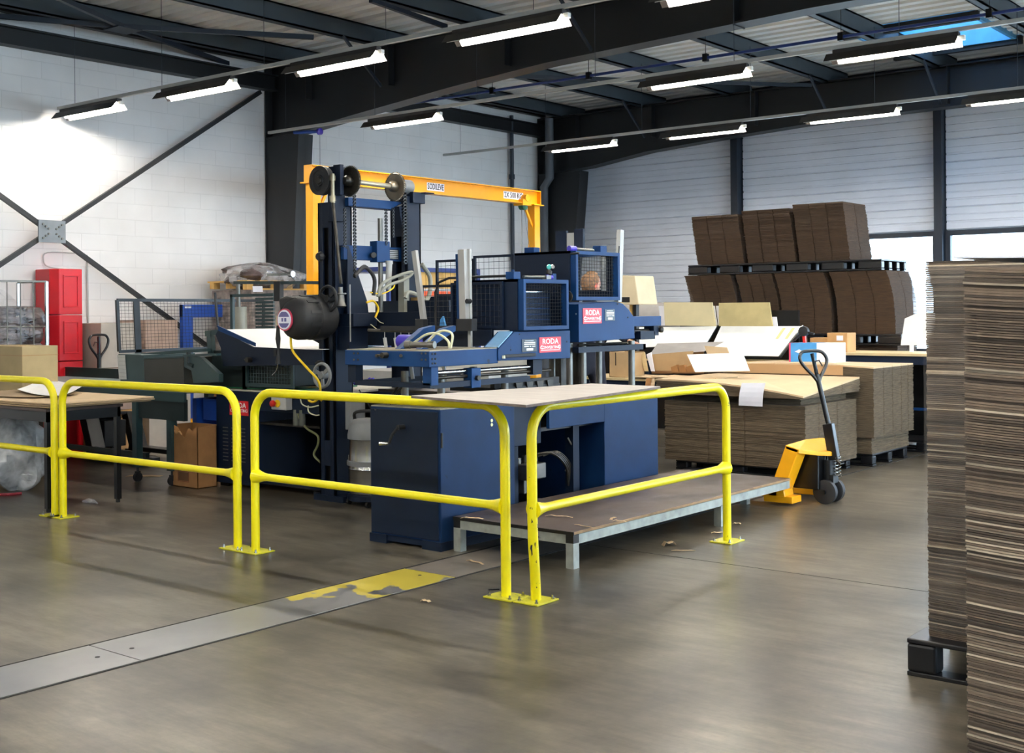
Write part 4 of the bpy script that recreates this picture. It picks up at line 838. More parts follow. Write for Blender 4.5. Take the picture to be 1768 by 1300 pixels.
# crossing frame between tower and crank cabinet
lf = thing('link_frame', 'dark low frame with tools between the tower and the crank cabinet', 'frame', (-7, 7.6, 0))
put('top_plate', MB().box(-7.57, -6.3, 7.55, 8.2, .93, .955), STLD, lf); put('blue_apron', MB().box(-7.55, -6.25, 7.53, 7.55, .74, .93), BLUE_D, lf); put('cream_strip', MB().box(-7.0, -6.3, 7.50, 7.53, .715, .745), WOODP, lf)
for x in (-7.5, -6.9, -6.35): put('leg', MB().box(x - .03, x + .03, 7.7, 7.76, 0, .93), BLUE_D, lf)
put('cross_rod', MB().box(-7.5, -6.3, 7.7, 7.76, .60, .66), BLK, lf)
tb = put('tool', MB().cyl(ony(612, 662, 7.65), ony(645, 655, 7.65), .016, 10).lathe(ony(637, 657, 7.65), (1, 0, 0), [(.02, 0), (.028, .01), (.02, .03)], 12), PURP, lf)
k = ony(618, 653, 7.65); put('red_grip', MB().cyl(k, k + V((.05, 0, 0)), .016, 10), REDR, lf); k = ony(601, 657, 7.65); put('yellow_grip', MB().cyl(k, k + V((.05, 0, 0)), .014, 10), HOSEY, lf)
# back workbench glimpsed below the beam
gb = thing('sorting_table', 'pale grey low table glimpsed under the front feeder beam', 'table', (-8.3, 9.6, 0))
put('table_top', MB().box(-9.6, -7.7, 9.2, 10.0, .96, 1.0).box(-9.6, -7.7, 9.95, 10.0, 1.0, 1.16), LGREY, gb); put('skirt', MB().box(-9.6, -7.7, 9.2, 9.23, .74, .96), LGREY, gb)
for x in (-9.55, -7.8): put('leg', MB().box(x, x + .05, 9.25, 9.3, 0, .74), BLUE_D, gb)
# vacuum cleaner
vc = thing('vacuum_cleaner', 'steel drum vacuum cleaner with grey lid left of the crank cabinet', 'vacuum cleaner', (-7.42, 7.02, 0))
C0 = V((-6.85, 6.72, 0)); C0 = onz(633, 866, 0); C0 = V((-7.39, 7.29, 0))
put('drum', MB().lathe(C0, (0, 0, 1), [(.19, .10), (.20, .12), (.20, .30), (.205, .31), (.20, .32), (.19, .55), (.195, .56)], 28), CHR, vc, smooth=True)
put('band', MB().lathe(C0, (0, 0, 1), [(.2, .335), (.212, .34), (.212, .375), (.2, .38)], 28), GREY, vc, smooth=True)
put('lid', MB().lathe(C0, (0, 0, 1), [(.205, .56), (.205, .60), (.185, .69), (.15, .72), (.0, .725)], 28), GREY, vc, smooth=True)
put('handle', MB().tube(spline([C0 + V((-.14, -.06, .70)), C0 + V((-.10, -.08, .78)), C0 + V((.1, .02, .78)), C0 + V((.14, .04, .70))], 5), .014, 8), BLKR, vc, smooth=True)
put('chassis', MB().lathe(C0, (0, 0, 1), [(.19, .04), (.21, .05), (.21, .09), (.19, .10)], 24), BLUE_D, vc)
for a_ in range(4): c_ = C0 + V((math.cos(a_*PI/2 + .6)*.2, math.sin(a_*PI/2 + .6)*.2, .025)); put('castor', MB().cyl(c_ - V((.012, 0, 0)), c_ + V((.012, 0, 0)), .025, 10), BLKR, vc)
k = C0 + V((-.20, -.06, .36)); put('latch', MB().box(k.x - .012, k.x + .01, k.y - .015, k.y + .015, k.z, k.z + .05), CHR, vc)

# ================================================================ HOSE REEL
hr = thing('hose_reel', 'black round hose reel with yellow hose hung on the tower', 'hose reel', (-8.0, 6.95, 1.38))
rc = ony(500, 549, 6.76)
prof = [(.0, .0), (.11, .0), (.165, .03), (.185, .08), (.185, .16), (.178, .17), (.178, .20), (.188, .21), (.188, .34), (.16, .40), (.05, .42)]
rc2 = V((rc.x, 6.76, rc.z)); put('casing', MB().lathe(rc2, (.05, 1, 0), [(r_, h) for r_, h in prof], 28), BLKR, hr, smooth=True)
ribs = MB()
for k in range(6):
    a_ = -0.3 + k * 0.55; d = V((math.cos(a_), 0, math.sin(a_))); ribs.bar(rc2 + d*.185 + V((0, .08, 0)), rc2 + d*.19 + V((0, .34, 0)), .03, .015, up=d)
put('rib', ribs, BLKR, hr, kind='stuff')
put('shoulder', MB().prism([rc2 + V(q) for q in ((-.15, .02, .05), (-.17, .02, .165), (-.08, .02, .185), (.05, .02, .17))], (0, .10, 0)), BLKR, hr, bevel=.02)
lb = put('round_label', MB().lathe(ony(491, 552, 6.745), (.0, -1, 0), [(.0, -.02), (.093, -.02), (.093, 0), (.0, .003)], 28), mat('pinkish_red_rim', (196, 60, 84), .4), hr, label='round red-rimmed label')
cc_ = ony(491, 552, 6.745); put('label_face', MB().lathe(cc_, (0, -1, 0), [(.083, 0), (.081, .005), (0, .005)], 28), PAPER, lb)
def seg(c, r, z0, z1, y): 
    pts = []; n = 10
    for i in range(n+1): z = z0 + (z1-z0)*i/n; pts.append((math.sqrt(max(0, r*r - z*z)), z))
    return MB().prism([c + V((x, y, z)) for x, z in pts] + [c + V((-x, y, z)) for x, z in reversed(pts)], (0, -.001, 0))
LBP = mat('muted_blue_print', (104, 100, 150), .5); put('label_print', seg(cc_, .070, .024, .066, -.006), LBP, lb); put('label_print', seg(cc_, .070, -.066, -.03, -.006), LBP, lb); put('label_print', MB().box(cc_.x - .03, cc_.x - .01, cc_.y - .0065, cc_.y - .005, cc_.z - .016, cc_.z + .014).box(cc_.x + .005, cc_.x + .03, cc_.y - .0065, cc_.y - .005, cc_.z - .016, cc_.z + .014), LBP, lb)
hy = [ony(502, 578, 6.82), ony(505, 605, 6.84), ony(528, 633, 6.86), ony(548, 655, 6.9), ony(553, 672, 6.95), ony(551, 686, 7.0), ony(541, 694, 7.0), ony(533, 690, 7.02), ony(545, 683, 7.05), ony(556, 692, 7.08)]
put('hose', MB().tube(spline(hy, 6), .010, 8), HOSEY, hr, smooth=True)
put('mount_arm', MB().bar(ony(545, 527, 6.98), ony(560, 527, 7.2), .03, .03), BLKR, hr)
nz = [ony(479, 545, 6.80), ony(479, 562, 6.80)]; put('fitting', MB().cyl(nz[0], nz[1], .012, 8), HOSEC, hr)
put('blow_gun', MB().tube([ony(480, 562, 6.8), ony(480, 585, 6.8), ony(481, 605, 6.8), ony(480, 628, 6.8)], [.012, .022, .010, .024], 8).box(ony(478, 600, 6.8).x - .03, ony(478, 600, 6.8).x, 6.79, 6.81, ony(478, 615, 6.8).z, ony(478, 603, 6.8).z), BLKR, hr)
put('nozzle', MB().tube(spline([ony(480, 628, 6.8), ony(477, 640, 6.8), ony(470, 648, 6.8)], 4), .005, 6), CHR, hr)
k = ony(546, 576, 7.1); put('orange_knob', MB().lathe(k, (0, -1, 0), [(.01, 0), (.03, .01), (.03, .03), (.01, .04)], 12), ORG, hr)

# ================================================================ LEFT STATION: base with sticker, tray, teal press
ls = thing('feed_station', 'dark blue feed table base with small red sign and green belt top', 'feed table', (-8.7, 7.7, 0))
LY = 7.25
put('end_cabinet', MB().box(-9.43, -8.85, LY, 8.3, 0.03, .90), BLUE_D, ls, bevel=.005)
put('top_rail', MB().box(-8.85, -7.96, LY, LY + .06, .73, .90), BLUE_D, ls); put('rear_panel', MB().box(-8.85, -7.96, 8.2, 8.25, .05, .9), BLK, ls)
put('shelf', MB().box(-8.85, -7.96, LY + .05, 8.2, .60, .62), STLD, ls); put('floor_pan', MB().box(-8.85, -7.96, LY + .02, 8.2, .06, .09), BLK, ls); put('front_sill', MB().box(-8.85, -7.96, LY - .01, LY + .03, .08, .15), BLUE_D, ls)
for x in (-9.4, -8.1): put('foot', MB().box(x, x + .12, LY + .02, LY + .14, 0, .05), BLK, ls)
put('white_edge', MB().box(-9.45, -7.96, LY - .005, 8.3, .90, .915), mat('cream_table_edge', (190, 186, 170), .5), ls)
put('belt', MB().box(-9.42, -8.4, LY + .05, 8.1, .918, .93), GREENB, ls, label='green conveyor belt')
put('belt_guide', MB().bar((-9.2, LY + .1, .95), (-8.2, LY + .5, .96), .03, .03), BLK, ls)
a, b = ony(397, 716, LY), ony(429, 693, LY); y0_ = LY - .004
sp_ = put('sign_plate', MB().box(a.x, b.x, LY - .004, LY, a.z, b.z), REDL, ls, label='small red sign with white lettering'); w_, h_ = b.x - a.x, b.z - a.z
text('lettering', 'RODA', ((a.x + b.x)/2, LY - .005, a.z + h_*.68), h_*.5, (1, 0, 0), (0, 0, 1), TXTW, sp_, width=w_*.74); text('lettering', 'CONVERTING', ((a.x + b.x)/2, LY - .005, a.z + h_*.32), h_*.3, (1, 0, 0), (0, 0, 1), TXTW, sp_, width=w_*.92)
vs_ = MB()
for c_ in range(3):
    for k in range(10): x = -9.33 + c_*.125; vs_.box(x, x + .075, LY - .003, LY, .24 + .034*k, .249 + .034*k)
put('vent_slots', vs_, STL, ls, kind='stuff')
a, b = ony(480, 706, LY), ony(505, 685, LY); eb = put('switch_box', MB().box(a.x, b.x, LY - .08, LY, a.z, b.z), LGREY, ls, bevel=.008); c_ = V((a.x + .06, LY - .08, (a.z + b.z)/2))
put('emergency_stop', MB().lathe(c_, (0, -1, 0), [(.015, 0), (.015, .02), (.03, .025), (.028, .045), (.01, .05)], 16), REDR, eb); put('yellow_disc', MB().lathe(c_ + V((.03, 0, 0)), (0, -1, 0), [(.035, 0), (.035, .006), (.0, .007)], 18), HOSEY, eb)
put('supply_hose', MB().tube(spline([ony(*q, LY + .02) for q in ((513, 705), (517, 722), (530, 740), (548, 752), (549, 768), (542, 785), (555, 800))], 6), .010, 7), mat('greenish_hose', (120, 120, 80), .5), ls, smooth=True)
put('air_loop', MB().tube(spline([ony(*q, LY - .03) for q in ((518, 686), (522, 698), (535, 703), (550, 700))], 6), .006, 7), HOSEC, ls, smooth=True); put('air_loop', MB().tube(spline([ony(*q, LY - .03) for q in ((532, 700), (533, 711), (545, 717), (557, 715))], 6), .006, 7), HOSEC, ls, smooth=True)
put('air_filter', MB().cyl((-8.32, LY + .02, .62), (-8.32, LY + .02, .76), .03, 10).cyl((-8.24, LY + .02, .62), (-8.24, LY + .02, .76), .03, 10), mat('smoky_bowl', (90, 92, 84), .2), ls, smooth=True)
# blue sloping tray with white sheet
ty = thing('sheet_tray', 'dark blue sheet tray sloping on its left under a white sheet', 'tray', (-8.5, 7.3, .93))
prof = [ony(*q, 7.10) for q in ((378, 567), (436, 599), (556, 605), (556, 630), (385, 632), (381, 600), (372, 578))]
put('side_plate', MB().prism(prof, (0, .02, 0)), BLUE_D, ty); put('side_plate', MB().prism([p + V((0, .9, 0)) for p in prof], (0, .02, 0)), BLUE_D, ty)
put('side_lip', MB().prism([ony(*q, 7.085) for q in ((375, 562), (440, 592), (440, 598), (377, 571))], (0, .012, 0)), BLUE, ty)
a, b, c_ = ony(378, 569, 7.12), ony(436, 601, 7.12), ony(556, 603, 7.12); B9 = V((0, .85, 0))
put('support_legs', MB().box(-9.1, -9.04, 7.3, 7.36, .9, 1.2).box(-7.99, -7.95, 7.3, 7.36, .9, 1.2).box(-9.1, -9.04, 7.9, 7.96, .9, 1.2), BLUE_D, ty)
sh = put('white_sheet', MB().prism([a + V((.02, 0, 0)), b, b + V((0, 0, -.004)), a + V((.02, 0, -.004))], B9).prism([b, c_, c_ + V((0, 0, -.004)), b + V((0, 0, -.004))], B9 * .9), WHITE, None)
tag(sh, 'large white sheet lying on the blue sloping tray', 'sheet')
put('light_blue_plate', MB().box(c_.x - .35, c_.x, 7.6, 7.95, c_.z + .01, c_.z + .013), mat('sky_blue_plate', (110, 165, 214), .4), ty)
for q in ((433, 621), (556, 627)): k = ony(*q, 7.10); put('clamp_knob', MB().cyl(k, k - V((0, .05, 0)), .024, 10).cyl(k - V((.04, .04, 0)), k - V((0, .04, 0)), .008, 6), STLD, ty)
put('measuring_rod', MB().cyl(ony(371, 505, 7.15), ony(376, 565, 7.15), .012, 8), BLK, ty)
# grey-green press
tp = thing('press', 'grey-green press with roller body, mesh screen and long outfeed table', 'press', (-10.5, 7.6, 0))
def TY(px, py, y=6.98): return ony(px, py, y)
put('outfeed_table', MB().box(-13.0, -9.45, 6.92, 7.9, .885, .915), mat('pale_green_grey_top', (120, 134, 136), .45), tp)
put('table_side', MB().box(-13.0, -9.45, 6.90, 6.93, .80, .89), TEAL, tp); put('side_rail', MB().box(-13.0, -10.75, 7.75, 7.8, .915, 1.02).box(-13.02, -12.98, 6.9, 7.8, .8, 1.0), TEAL_D, tp)
put('lower_apron', MB().box(-10.3, -9.5, 6.94, 6.98, .62, .82), TEAL_D, tp)
def leg(x, y, zt=.82):
    l = put('leg', MB().box(x - .035, x + .035, y - .035, y + .035, .14, zt), TEAL, tp); put('castor', MB().cyl((x - .015, y, .045), (x + .015, y, .045), .045, 14).box(x - .02, x + .02, y - .02, y + .02, .045, .10).cyl((x, y, .1), (x, y, .14), .012, 8), BLKR, l)
leg(-10.26, 6.95); leg(-9.75, 6.98, .62); leg(-12.95, 7.05); leg(-12.95, 7.85); leg(-10.26, 7.8)
put('stretcher', MB().box(-12.97, -10.24, 7.03, 7.07, .22, .27).box(-12.97, -12.93, 7.05, 7.85, .22, .27), TEAL_D, tp)
put('body_end', MB().prism([TY(204, 611), TY(248, 613), TY(250, 678), TY(209, 676)], (0, .6, 0)), TEAL, tp, bevel=.004)
wl_ = put('white_scale_label', MB().prism([TY(203, 613, 6.975), TY(216, 613, 6.975), TY(219, 655, 6.975), TY(206, 655, 6.975)], (0, -.003, 0)), LGREY, tp); l = MB()
for k in range(6): a_, b_ = TY(204.5 + k*.4, 617 + k*6.6, 6.971), TY(215.5 + k*.5, 617 + k*6.8, 6.971); l.bar(a_, b_, .004, .001)
put('scale_marks', l, TXTB, wl_)
put('roller_body', MB().prism([TY(248, 620), TY(316, 617), TY(318, 680), TY(250, 680)], (0, .55, 0)), mat('olive_black_panel', (44, 44, 38), .5), tp, bevel=.004)
put('roller_lip', MB().bar(TY(248, 619), TY(316, 616), .02, .012), TEAL, tp)
put('top_rail', MB().bar(TY(246, 612, 7.2), TY(360, 604, 7.2), .04, .03).bar(TY(320, 614), TY(378, 612), .05, .02), TEAL, tp)
put('gear_cover', MB().prism([TY(318, 612), TY(346, 617), TY(378, 646), TY(378, 660), TY(334, 662), TY(330, 640), TY(318, 634)], (0, .05, 0)), TEAL, tp, bevel=.003)
put('back_housing', MB().box(-9.55, -9.0, 7.3, 7.9, .93, 1.27), TEAL_D, tp); put('handle_bar', MB().tube([TY(325, 608), TY(326, 628), TY(334, 632)], .02, 8), TEAL_D, tp)
put('upright', MB().bar(TY(363, 573, 7.3), TY(366, 612, 7.3), .06, .05, up=(0, 1, 0)).bar(TY(356, 576, 7.3), TY(380, 573, 7.3), .03, .05), TEAL, tp)
# screened motor housing under the tray
put('motor_housing', MB().box(-8.96, -8.32, 7.26, 7.7, .97, 1.17), TEAL_D, tp); put('screen_frame', ringframe((-8.96, 7.24, .95), (.66, 0, 0), (0, 0, .24), .03, .02), TEAL, tp); put('wire_mesh', netting((-8.94, 7.235, .97), (.62, 0, 0), (0, 0, .20), 16, 6, .003), TEAL, tp, kind='stuff')
# mesh screen
mx = -10.95
p0, p1, p2, p3 = onx(202, 518, mx), onx(455, 519, mx), onx(455, 598, mx), onx(206, 607, mx)
put('screen_frame', MB().bar(p0, p1, .02, .03).bar(p3, onx(362, 601, mx), .02, .03).bar(p0, p3, .03, .03).bar(onx(235, 518, mx), onx(239, 612, mx), .02, .07, up=(0, 1, 0)).bar(p1, p2, .02, .03), BLK, tp)
put('wire_mesh', netting(p3, V((0, p1.y - p0.y, 0)), p0 - p3, 44, 15, .0018), BLK, tp, kind='stuff')
# tall slatted shield, rods and long bar
sx = 8.0
a, b = ony(397, 508, sx), ony(472, 572, sx)
put('shield_frame', MB().box(a.x, a.x + .04, sx, sx + .03, b.z - .2, a.z).box(a.x, b.x, sx, sx + .03, a.z - .03, a.z), TEAL, tp)
for k in range(14): z = b.z - .15 + k * (a.z - b.z + .12) / 14; put('shield_slat', MB().box(ony(441, 540, sx).x, b.x, sx, sx + .02, z, z + .024), TEAL, tp)
put('cylinder', MB().cyl(ony(413, 572, sx + .2), ony(412, 530, sx + .2), .085, 18), mat('mesh_grey_drum', (150, 148, 136), .5, .3), tp, smooth=True); put('piston_rod', MB().cyl(ony(412, 532, sx + .2), ony(411, 488, sx + .2), .022, 10), STL, tp, smooth=True)
put('long_bar', MB().bar(ony(405, 488, 7.9), ony(552, 488, 7.9), .03, .03), TEAL, tp); put('bar_post', MB().bar(ony(481, 486, 7.9), ony(481, 520, 7.9), .09, .05, up=(0, 1, 0)), BLKR, tp); put('bar_knob', MB().cyl(ony(462, 474, 7.85), ony(502, 473, 7.85), .012, 8).cyl(ony(500, 473, 7.85), ony(506, 473, 7.85), .03, 10), CHR, tp)
# brown torn carton bin
def open_box(name, label, cat, x0, x1, y0, y1, z0, z1, m, flaps=False, t=.006, torn=False, group=None):
    r = thing(name, label, cat, ((x0+x1)/2, (y0+y1)/2, z0), group)
    if torn:
        n = 14; top = []
        random.seed(3)
        for i in range(n+1): f = i/n; dip = .11 * math.exp(-((f-.55)/.16)**2) + .04 * math.exp(-((f-.2)/.08)**2); top.append((x1 + (x0-x1)*f, y0, z1 - dip - random.uniform(0, .018)))
        put('front_wall', MB().prism([(x0, y0, z0), (x1, y0, z0)] + top, (0, t, 0)), m, r)
    else: put('front_wall', MB().box(x0, x1, y0, y0 + t, z0, z1), m, r)
    put('back_wall', MB().box(x0, x1, y1 - t, y1, z0, z1), m, r); put('side_wall', MB().box(x0, x0 + t, y0, y1, z0, z1), m, r); put('side_wall', MB().box(x1 - t, x1, y0, y1, z0, z1 - .01), m, r); put('bottom', MB().box(x0, x1, y0, y1, z0, z0 + t), m, r)
    return r
cb = open_box('cardboard_bin', 'brown torn-topped cardboard carton used as bin beside the blue base', 'carton', -9.74, -9.36, 6.98, 7.20, 0.0, .58, BOXD, torn=True)
put('torn_edge', MB().tube([(-9.70, 6.975, .52), (-9.66, 6.97, .50), (-9.62, 6.975, .515), (-9.58, 6.97, .49)], [.008, .012, .01, .006], 6), BOXC, cb)
put('printed_mark', ringframe((-9.66, 6.979, .05), (.17, 0, 0), (0, 0, .10), .006, .0012), mat('faint_red_print', (128, 72, 46), .8), cb); put('printed_mark', MB().box(-9.652, -9.50, 6.978, 6.98, .06, .14), mat('dark_brown_print', (104, 70, 42), .8), cb)
put('blue_panel_behind', MB().box(-9.72, -9.42, 7.32, 7.34, .60, .80), BLUE_B, tp, label='bright blue side panel')
put('blue_panel_behind', MB().box(-9.86, -9.80, 7.3, 7.6, .2, .8), BLUE_B, tp)

# ================================================================ LEFT CORNER
wt = thing('work_table', 'black steel work table with stacked kraft sheets behind the left rails', 'table', (-9.9, 5.75, 0))
TX0, TX1, TY0, TY1 = -11.2, -9.24, 5.40, 6.12
put('table_top', MB().box(TX0, TX1, TY0, TY1, .825, .85), mat('dark_brown_table_top', (62, 46, 38), .4, var=.1), wt, bevel=.003)
put('apron', MB().box(TX0 + .02, TX1 - .01, TY0 + .02, TY0 + .05, .74, .825).box(TX1 - .04, TX1 - .01, TY0 + .02, TY1 - .02, .74, .825).box(TX0 + .02, TX1 - .01, TY1 - .05, TY1 - .02, .74, .825), BLK, wt)
for x in (TX0 + .04, TX1 - .03):
    for y in (TY0 + .03, TY1 - .04):
        l_ = put('leg', MB().box(x - .022, x + .022, y - .022, y + .022, .03, .74), BLK, wt); put('foot', MB().cyl((x, y, 0), (x, y, .03), .018, 10), BLKR, l_)
def sheet(name, label, pts, z, t, m, cat='sheet', group=None, warp=0.0):
    mb = MB(); c = sum((V(p) for p in pts), V((0, 0, 0))) / len(pts); n = 6; a, b, c_, d = [V(p) for p in pts[:4]]; vs = []; 
    for k in range(2):
        for i in range(n+1):
            for j in range(n+1):
                u, v = i/n, j/n; p = a*(1-u)*(1-v) + b*u*(1-v) + c_*u*v + d*(1-u)*v
                vs.append(V((p.x, p.y, z + (t if k else 0) + p.z + warp * ((u-.5)**2 * 3 - .2 * math.sin(v*5)) + abs(warp)*.25)))
    N1 = (n+1)**2; fs = []
    for i in range(n):
        for j in range(n):
            q = i*(n+1)+j; fs += [(q, q+n+1, q+n+2, q+1), (q+N1, q+1+N1, q+n+2+N1, q+n+1+N1)]
    for i in range(n):
        for q, r_ in ((i, i+1), (n*(n+1)+i+1, n*(n+1)+i)): fs.append((q, r_, r_+N1, q+N1))
        for q, r_ in (((i+1)*(n+1), i*(n+1)), (i*(n+1)+n, (i+1)*(n+1)+n)): fs.append((q, r_, r_+N1, q+N1))
    mb.add(vs, fs); o = put(name, mb, m); tag(o, label, cat, group); return o
for i, (dx, dy, lab) in enumerate(((0, 0, 'lowest kraft sheet stack on the black work table, darkest edge'), (.05, .02, 'middle kraft sheet on the black work table'), (-.03, .04, 'top kraft sheet on the black work table, under the white sheet'))):
    sheet('cardboard_sheet', lab, [(-11.1+dx, 5.42+dy, 0), (-9.2+dx*.5, 5.40+dy, 0), (-9.18+dx*.5, 6.36+dy, 0), (-11.1+dx, 6.42+dy, 0)], .852 + .014*i, .010, CARDT if i == 2 else CARD, 'sheet', 'kraft sheets on the black table', .006)
a, b, c_, d = [onz(*p, .92) for p in ((30, 675), (108, 686), (150, 667), (80, 655))]
sheet('white_sheet', 'white sheet with curled corners on the kraft sheets of the work table', [a - V((0, 0, .92)), b - V((0, 0, .92)), c_ - V((0, 0, .92)), d - V((0, 0, .92))], .905, .003, WHITE, warp=.03)
sheet('cardboard_sheet', 'kraft sheet slid askew under the white sheet, corner sticking out left', [(-10.9, 5.5, 0), (-9.9, 5.7, 0), (-10.0, 6.2, 0), (-11.0, 6.1, 0)], .893, .005, CARD, warp=.012)
# big cardboard box at the left edge
bx = thing('cardboard_box', 'large tan closed carton standing at the left picture edge', 'carton', (-12.2, 6.9, 0))
q0, q1 = ony(-30, 598, 6.6), ony(38, 598, 6.6); put('body', MB().box(q0.x - .3, q1.x, 6.6, 7.0, .62, q1.z), mat('khaki_carton', (186, 166, 124), .8, var=.05), bx, bevel=.004); put('taped_lid', MB().box(q0.x - .3, q1.x + .003, 6.597, 7.0, q1.z - .10, q1.z - .092).box(q0.x - .3, q1.x, 6.78, 6.83, q1.z, q1.z + .002), mat('tan_tape', (176, 140, 92), .3), bx)
bs = thing('pallet', 'wooden pallet and stand below the tan carton behind the work table', 'pallet', (-12.2, 6.8, 0))
for k in range(5): put('slat', MB().box(-12.75, -11.85, 6.3 + .16*k, 6.42 + .16*k, .12, .14), PALW, bs)
for x in (-12.7, -12.3, -11.93): put('block', MB().box(x, x + .08, 6.3, 7.05, .0, .12), PALW, bs)
st_ = thing('carton_stand', 'dark crate under the tan carton at the left edge', 'crate', (-12.4, 6.8, .14)); put('body', MB().box(-13.0, -12.0, 6.62, 6.98, .14, .62), mat('dark_crate', (70, 62, 50), .8), st_); put('slat', MB().box(-13.0, -12.0, 6.60, 6.62, .3, .36), PALW, st_)
# plastic sack under the table
def blob(c, rx, ry, rz, n=18, m=12, amp=.12, seed=1, squash=0.0):
    random.seed(seed); ph = [random.uniform(0, 6.28) for _ in range(8)]; mb = MB(); vs = []; c = V(c)
    for i in range(m+1):
        th_ = PI*i/m
        for k in range(n):
            a_ = 2*PI*k/n; r_ = 1 + amp*(math.sin(3*a_+ph[0]+th_*2) + .7*math.sin(5*a_+ph[1]-th_*3) + .6*math.sin(4*th_+ph[2]+a_*2) + .5*math.sin(9*a_+ph[3]+5*th_))*.5
            vs.append(c + V((rx*math.sin(th_)*math.cos(a_)*r_, ry*math.sin(th_)*math.sin(a_)*r_, rz*math.cos(th_)*(1 + amp*.3*math.sin(a_*4+ph[4])))))
    if squash:
        for p in vs:
            d = p - c
            for ax_, r_ in ((0, rx), (1, ry), (2, rz)):
                q = max(-1.25, min(1.25, d[ax_]/r_ * (1 + squash))); d[ax_] = r_ * (q if abs(q) < .8 else math.copysign(.8 + (abs(q)-.8)*.35, q))
            p.x, p.y, p.z = c.x + d.x, c.y + d.y, c.z + d.z
    fs = [(i*n+k, i*n+(k+1) % n, (i+1)*n+(k+1) % n, (i+1)*n+k) for i in range(m) for k in range(n)]
    return mb.add(vs, fs)
sk = thing('plastic_sack', 'milky plastic sack of film waste with a red hem under the work table', 'sack', (-10.6, 5.85, 0))
put('film_bag', blob((-10.70, 5.95, .36), .30, .26, .355, 30, 18, .30, 4), MILKF, sk, smooth=True); put('film_bag', blob((-10.75, 6.0, .2), .26, .22, .19, 24, 12, .35, 9), MILKF, sk, smooth=True)
put('red_hem', MB().tube(spline([(-11.0, 5.66, .012), (-10.7, 5.60, .018), (-10.45, 5.68, .012), (-10.38, 5.82, .012)], 5), .014, 6), mat('red_hem', (130, 30, 44), .6), sk)
# wrapped roll cage
rk = thing('wrapped_cage', 'wire roll cage full of shrink-wrapped dark printed sheets', 'roll cage', (-12.8, 7.1, 0))
ca0 = onx(-60, 486, -12.55); ca1 = onx(80, 486, -12.55); ct = ca1.z
def cagebar(p, q, r_=.006): return MB().cyl(p, q, r_, 6)
put('post', MB().bar((-12.55, ca1.y, .12), (-12.55, ca1.y, ct), .03, .03), CHR, rk); put('post', MB().bar((-12.55, ca0.y, .12), (-12.55, ca0.y, ct), .03, .03), CHR, rk); put('post', MB().bar((-13.15, ca1.y, .12), (-13.15, ca1.y, ct), .03, .03), CHR, rk)
put('top_rail', MB().bar((-12.55, ca0.y, ct), (-12.55, ca1.y, ct), .02, .02).bar((-13.15, ca1.y, ct), (-12.55, ca1.y, ct), .02, .02), STL, rk)
for k in range(1, 6): yy = ca0.y + (ca1.y - ca0.y)*k/6; put('upright_wire', cagebar((-12.55, yy, .15), (-12.55, yy, ct)), STL, rk)
for k in range(1, 4): put('cross_wire', cagebar((-12.55, ca0.y, ct*k/4), (-12.55, ca1.y, ct*k/4)), STL, rk)
put('floor_tray', MB().box(-13.15, -12.55, ca0.y, ca1.y, .12, .15), STL, rk)
for x in (-13.1, -12.6):
    for yy in (ca0.y + .05, ca1.y - .05): put('castor', MB().cyl((x - .015, yy, .06), (x + .015, yy, .06), .06, 12), BLKR, rk)
random.seed(11)
zz = .15
for k in range(9):
    h = .17 + random.uniform(-.03, .03); 
    o = put('wrapped_bundle', blob((-12.86 + random.uniform(-.03, .03), (ca0.y + ca1.y)/2 + random.uniform(-.04, .02), zz + h/2), .28, .50, h*.75, 26, 10, .14, 20 + k, squash=.6), DARKF, None, smooth=True)
    tag(o, 'film-wrapped bundle of dark printed sheets, %s from the bottom of the roll cage' % ORD[k], 'bundle', 'wrapped bundles in the roll cage'); zz += h
put('film', blob((-12.84, (ca0.y + ca1.y)/2, 1.0), .30, .46, .90, 26, 14, .12, 44), glassy('thin_stretch_film', (225, 220, 220), .07, .1, 1.0), rk, smooth=True)
o = put('print_sheet', MB().prism([onx(*p, -12.42) for p in ((62, 598), (85, 605), (88, 655), (58, 655))], (-.004, 0, 0)), PAPER); o['label'] = 'white printed sheet stuck on the front of the roll cage'; o['category'] = 'sheet'
# red locker tower of stacked bins
rl = thing('red_locker', 'tall bright red plastic locker of stacked bins by the wall', 'locker', (-13.0, 7.8, 0))
y0_, y1_ = 7.62, 7.985
for k in range(4):
    z0_, z1_ = .02 + k*.535, .02 + (k+1)*.535 - .008
    b_ = put('bin', MB().prism([(-13.25, y0_, z0_), (-12.95, y0_, z0_), (-12.86, y0_ + .07, z0_), (-12.86, y1_, z0_), (-13.25, y1_, z0_)], (0, 0, z1_ - z0_)), RED, rl, bevel=.008)
    put('front_panel', ringframe((-12.86, y0_ + .12, z0_ + .08), (0, y1_ - y0_ - .17, 0), (0, 0, z1_ - z0_ - .15), .018, .012), RED, b_, bevel=.003)
# cartons on pallets by the left wall
def carton(label, x0, x1, y0, y1, z0, z1, m=BOXC, group=None, tape=True, cat='carton', name='cardboard_box'):
    r = thing(name, label, cat, ((x0+x1)/2, (y0+y1)/2, z0), group); put('body', MB().box(x0, x1, y0, y1, z0, z1), m, r, bevel=.004)
    if tape: put('tape', MB().box(x0 - .001, x1 + .001, (y0+y1)/2 - .025, (y0+y1)/2 + .025, z1, z1 + .0015), mat('clear_tape', (196, 170, 126), .25), r)
    return r
PBOX = mat('pinkish_carton', (176, 150, 136), .8, var=.08); WBOX = mat('pale_wrapped_carton', (186, 176, 164), .5, var=.06)
carton('pale film-wrapped carton right of the red locker', -13.2, -12.6, 8.06, 8.58, 1.0, 1.52, WBOX); carton('grey-tan lower carton right of the red locker', -13.2, -12.6, 8.05, 8.6, .5, .995, PBOX); carton('bottom carton right of the red locker', -13.2, -12.6, 8.05, 8.6, .0, .495, BOXC)
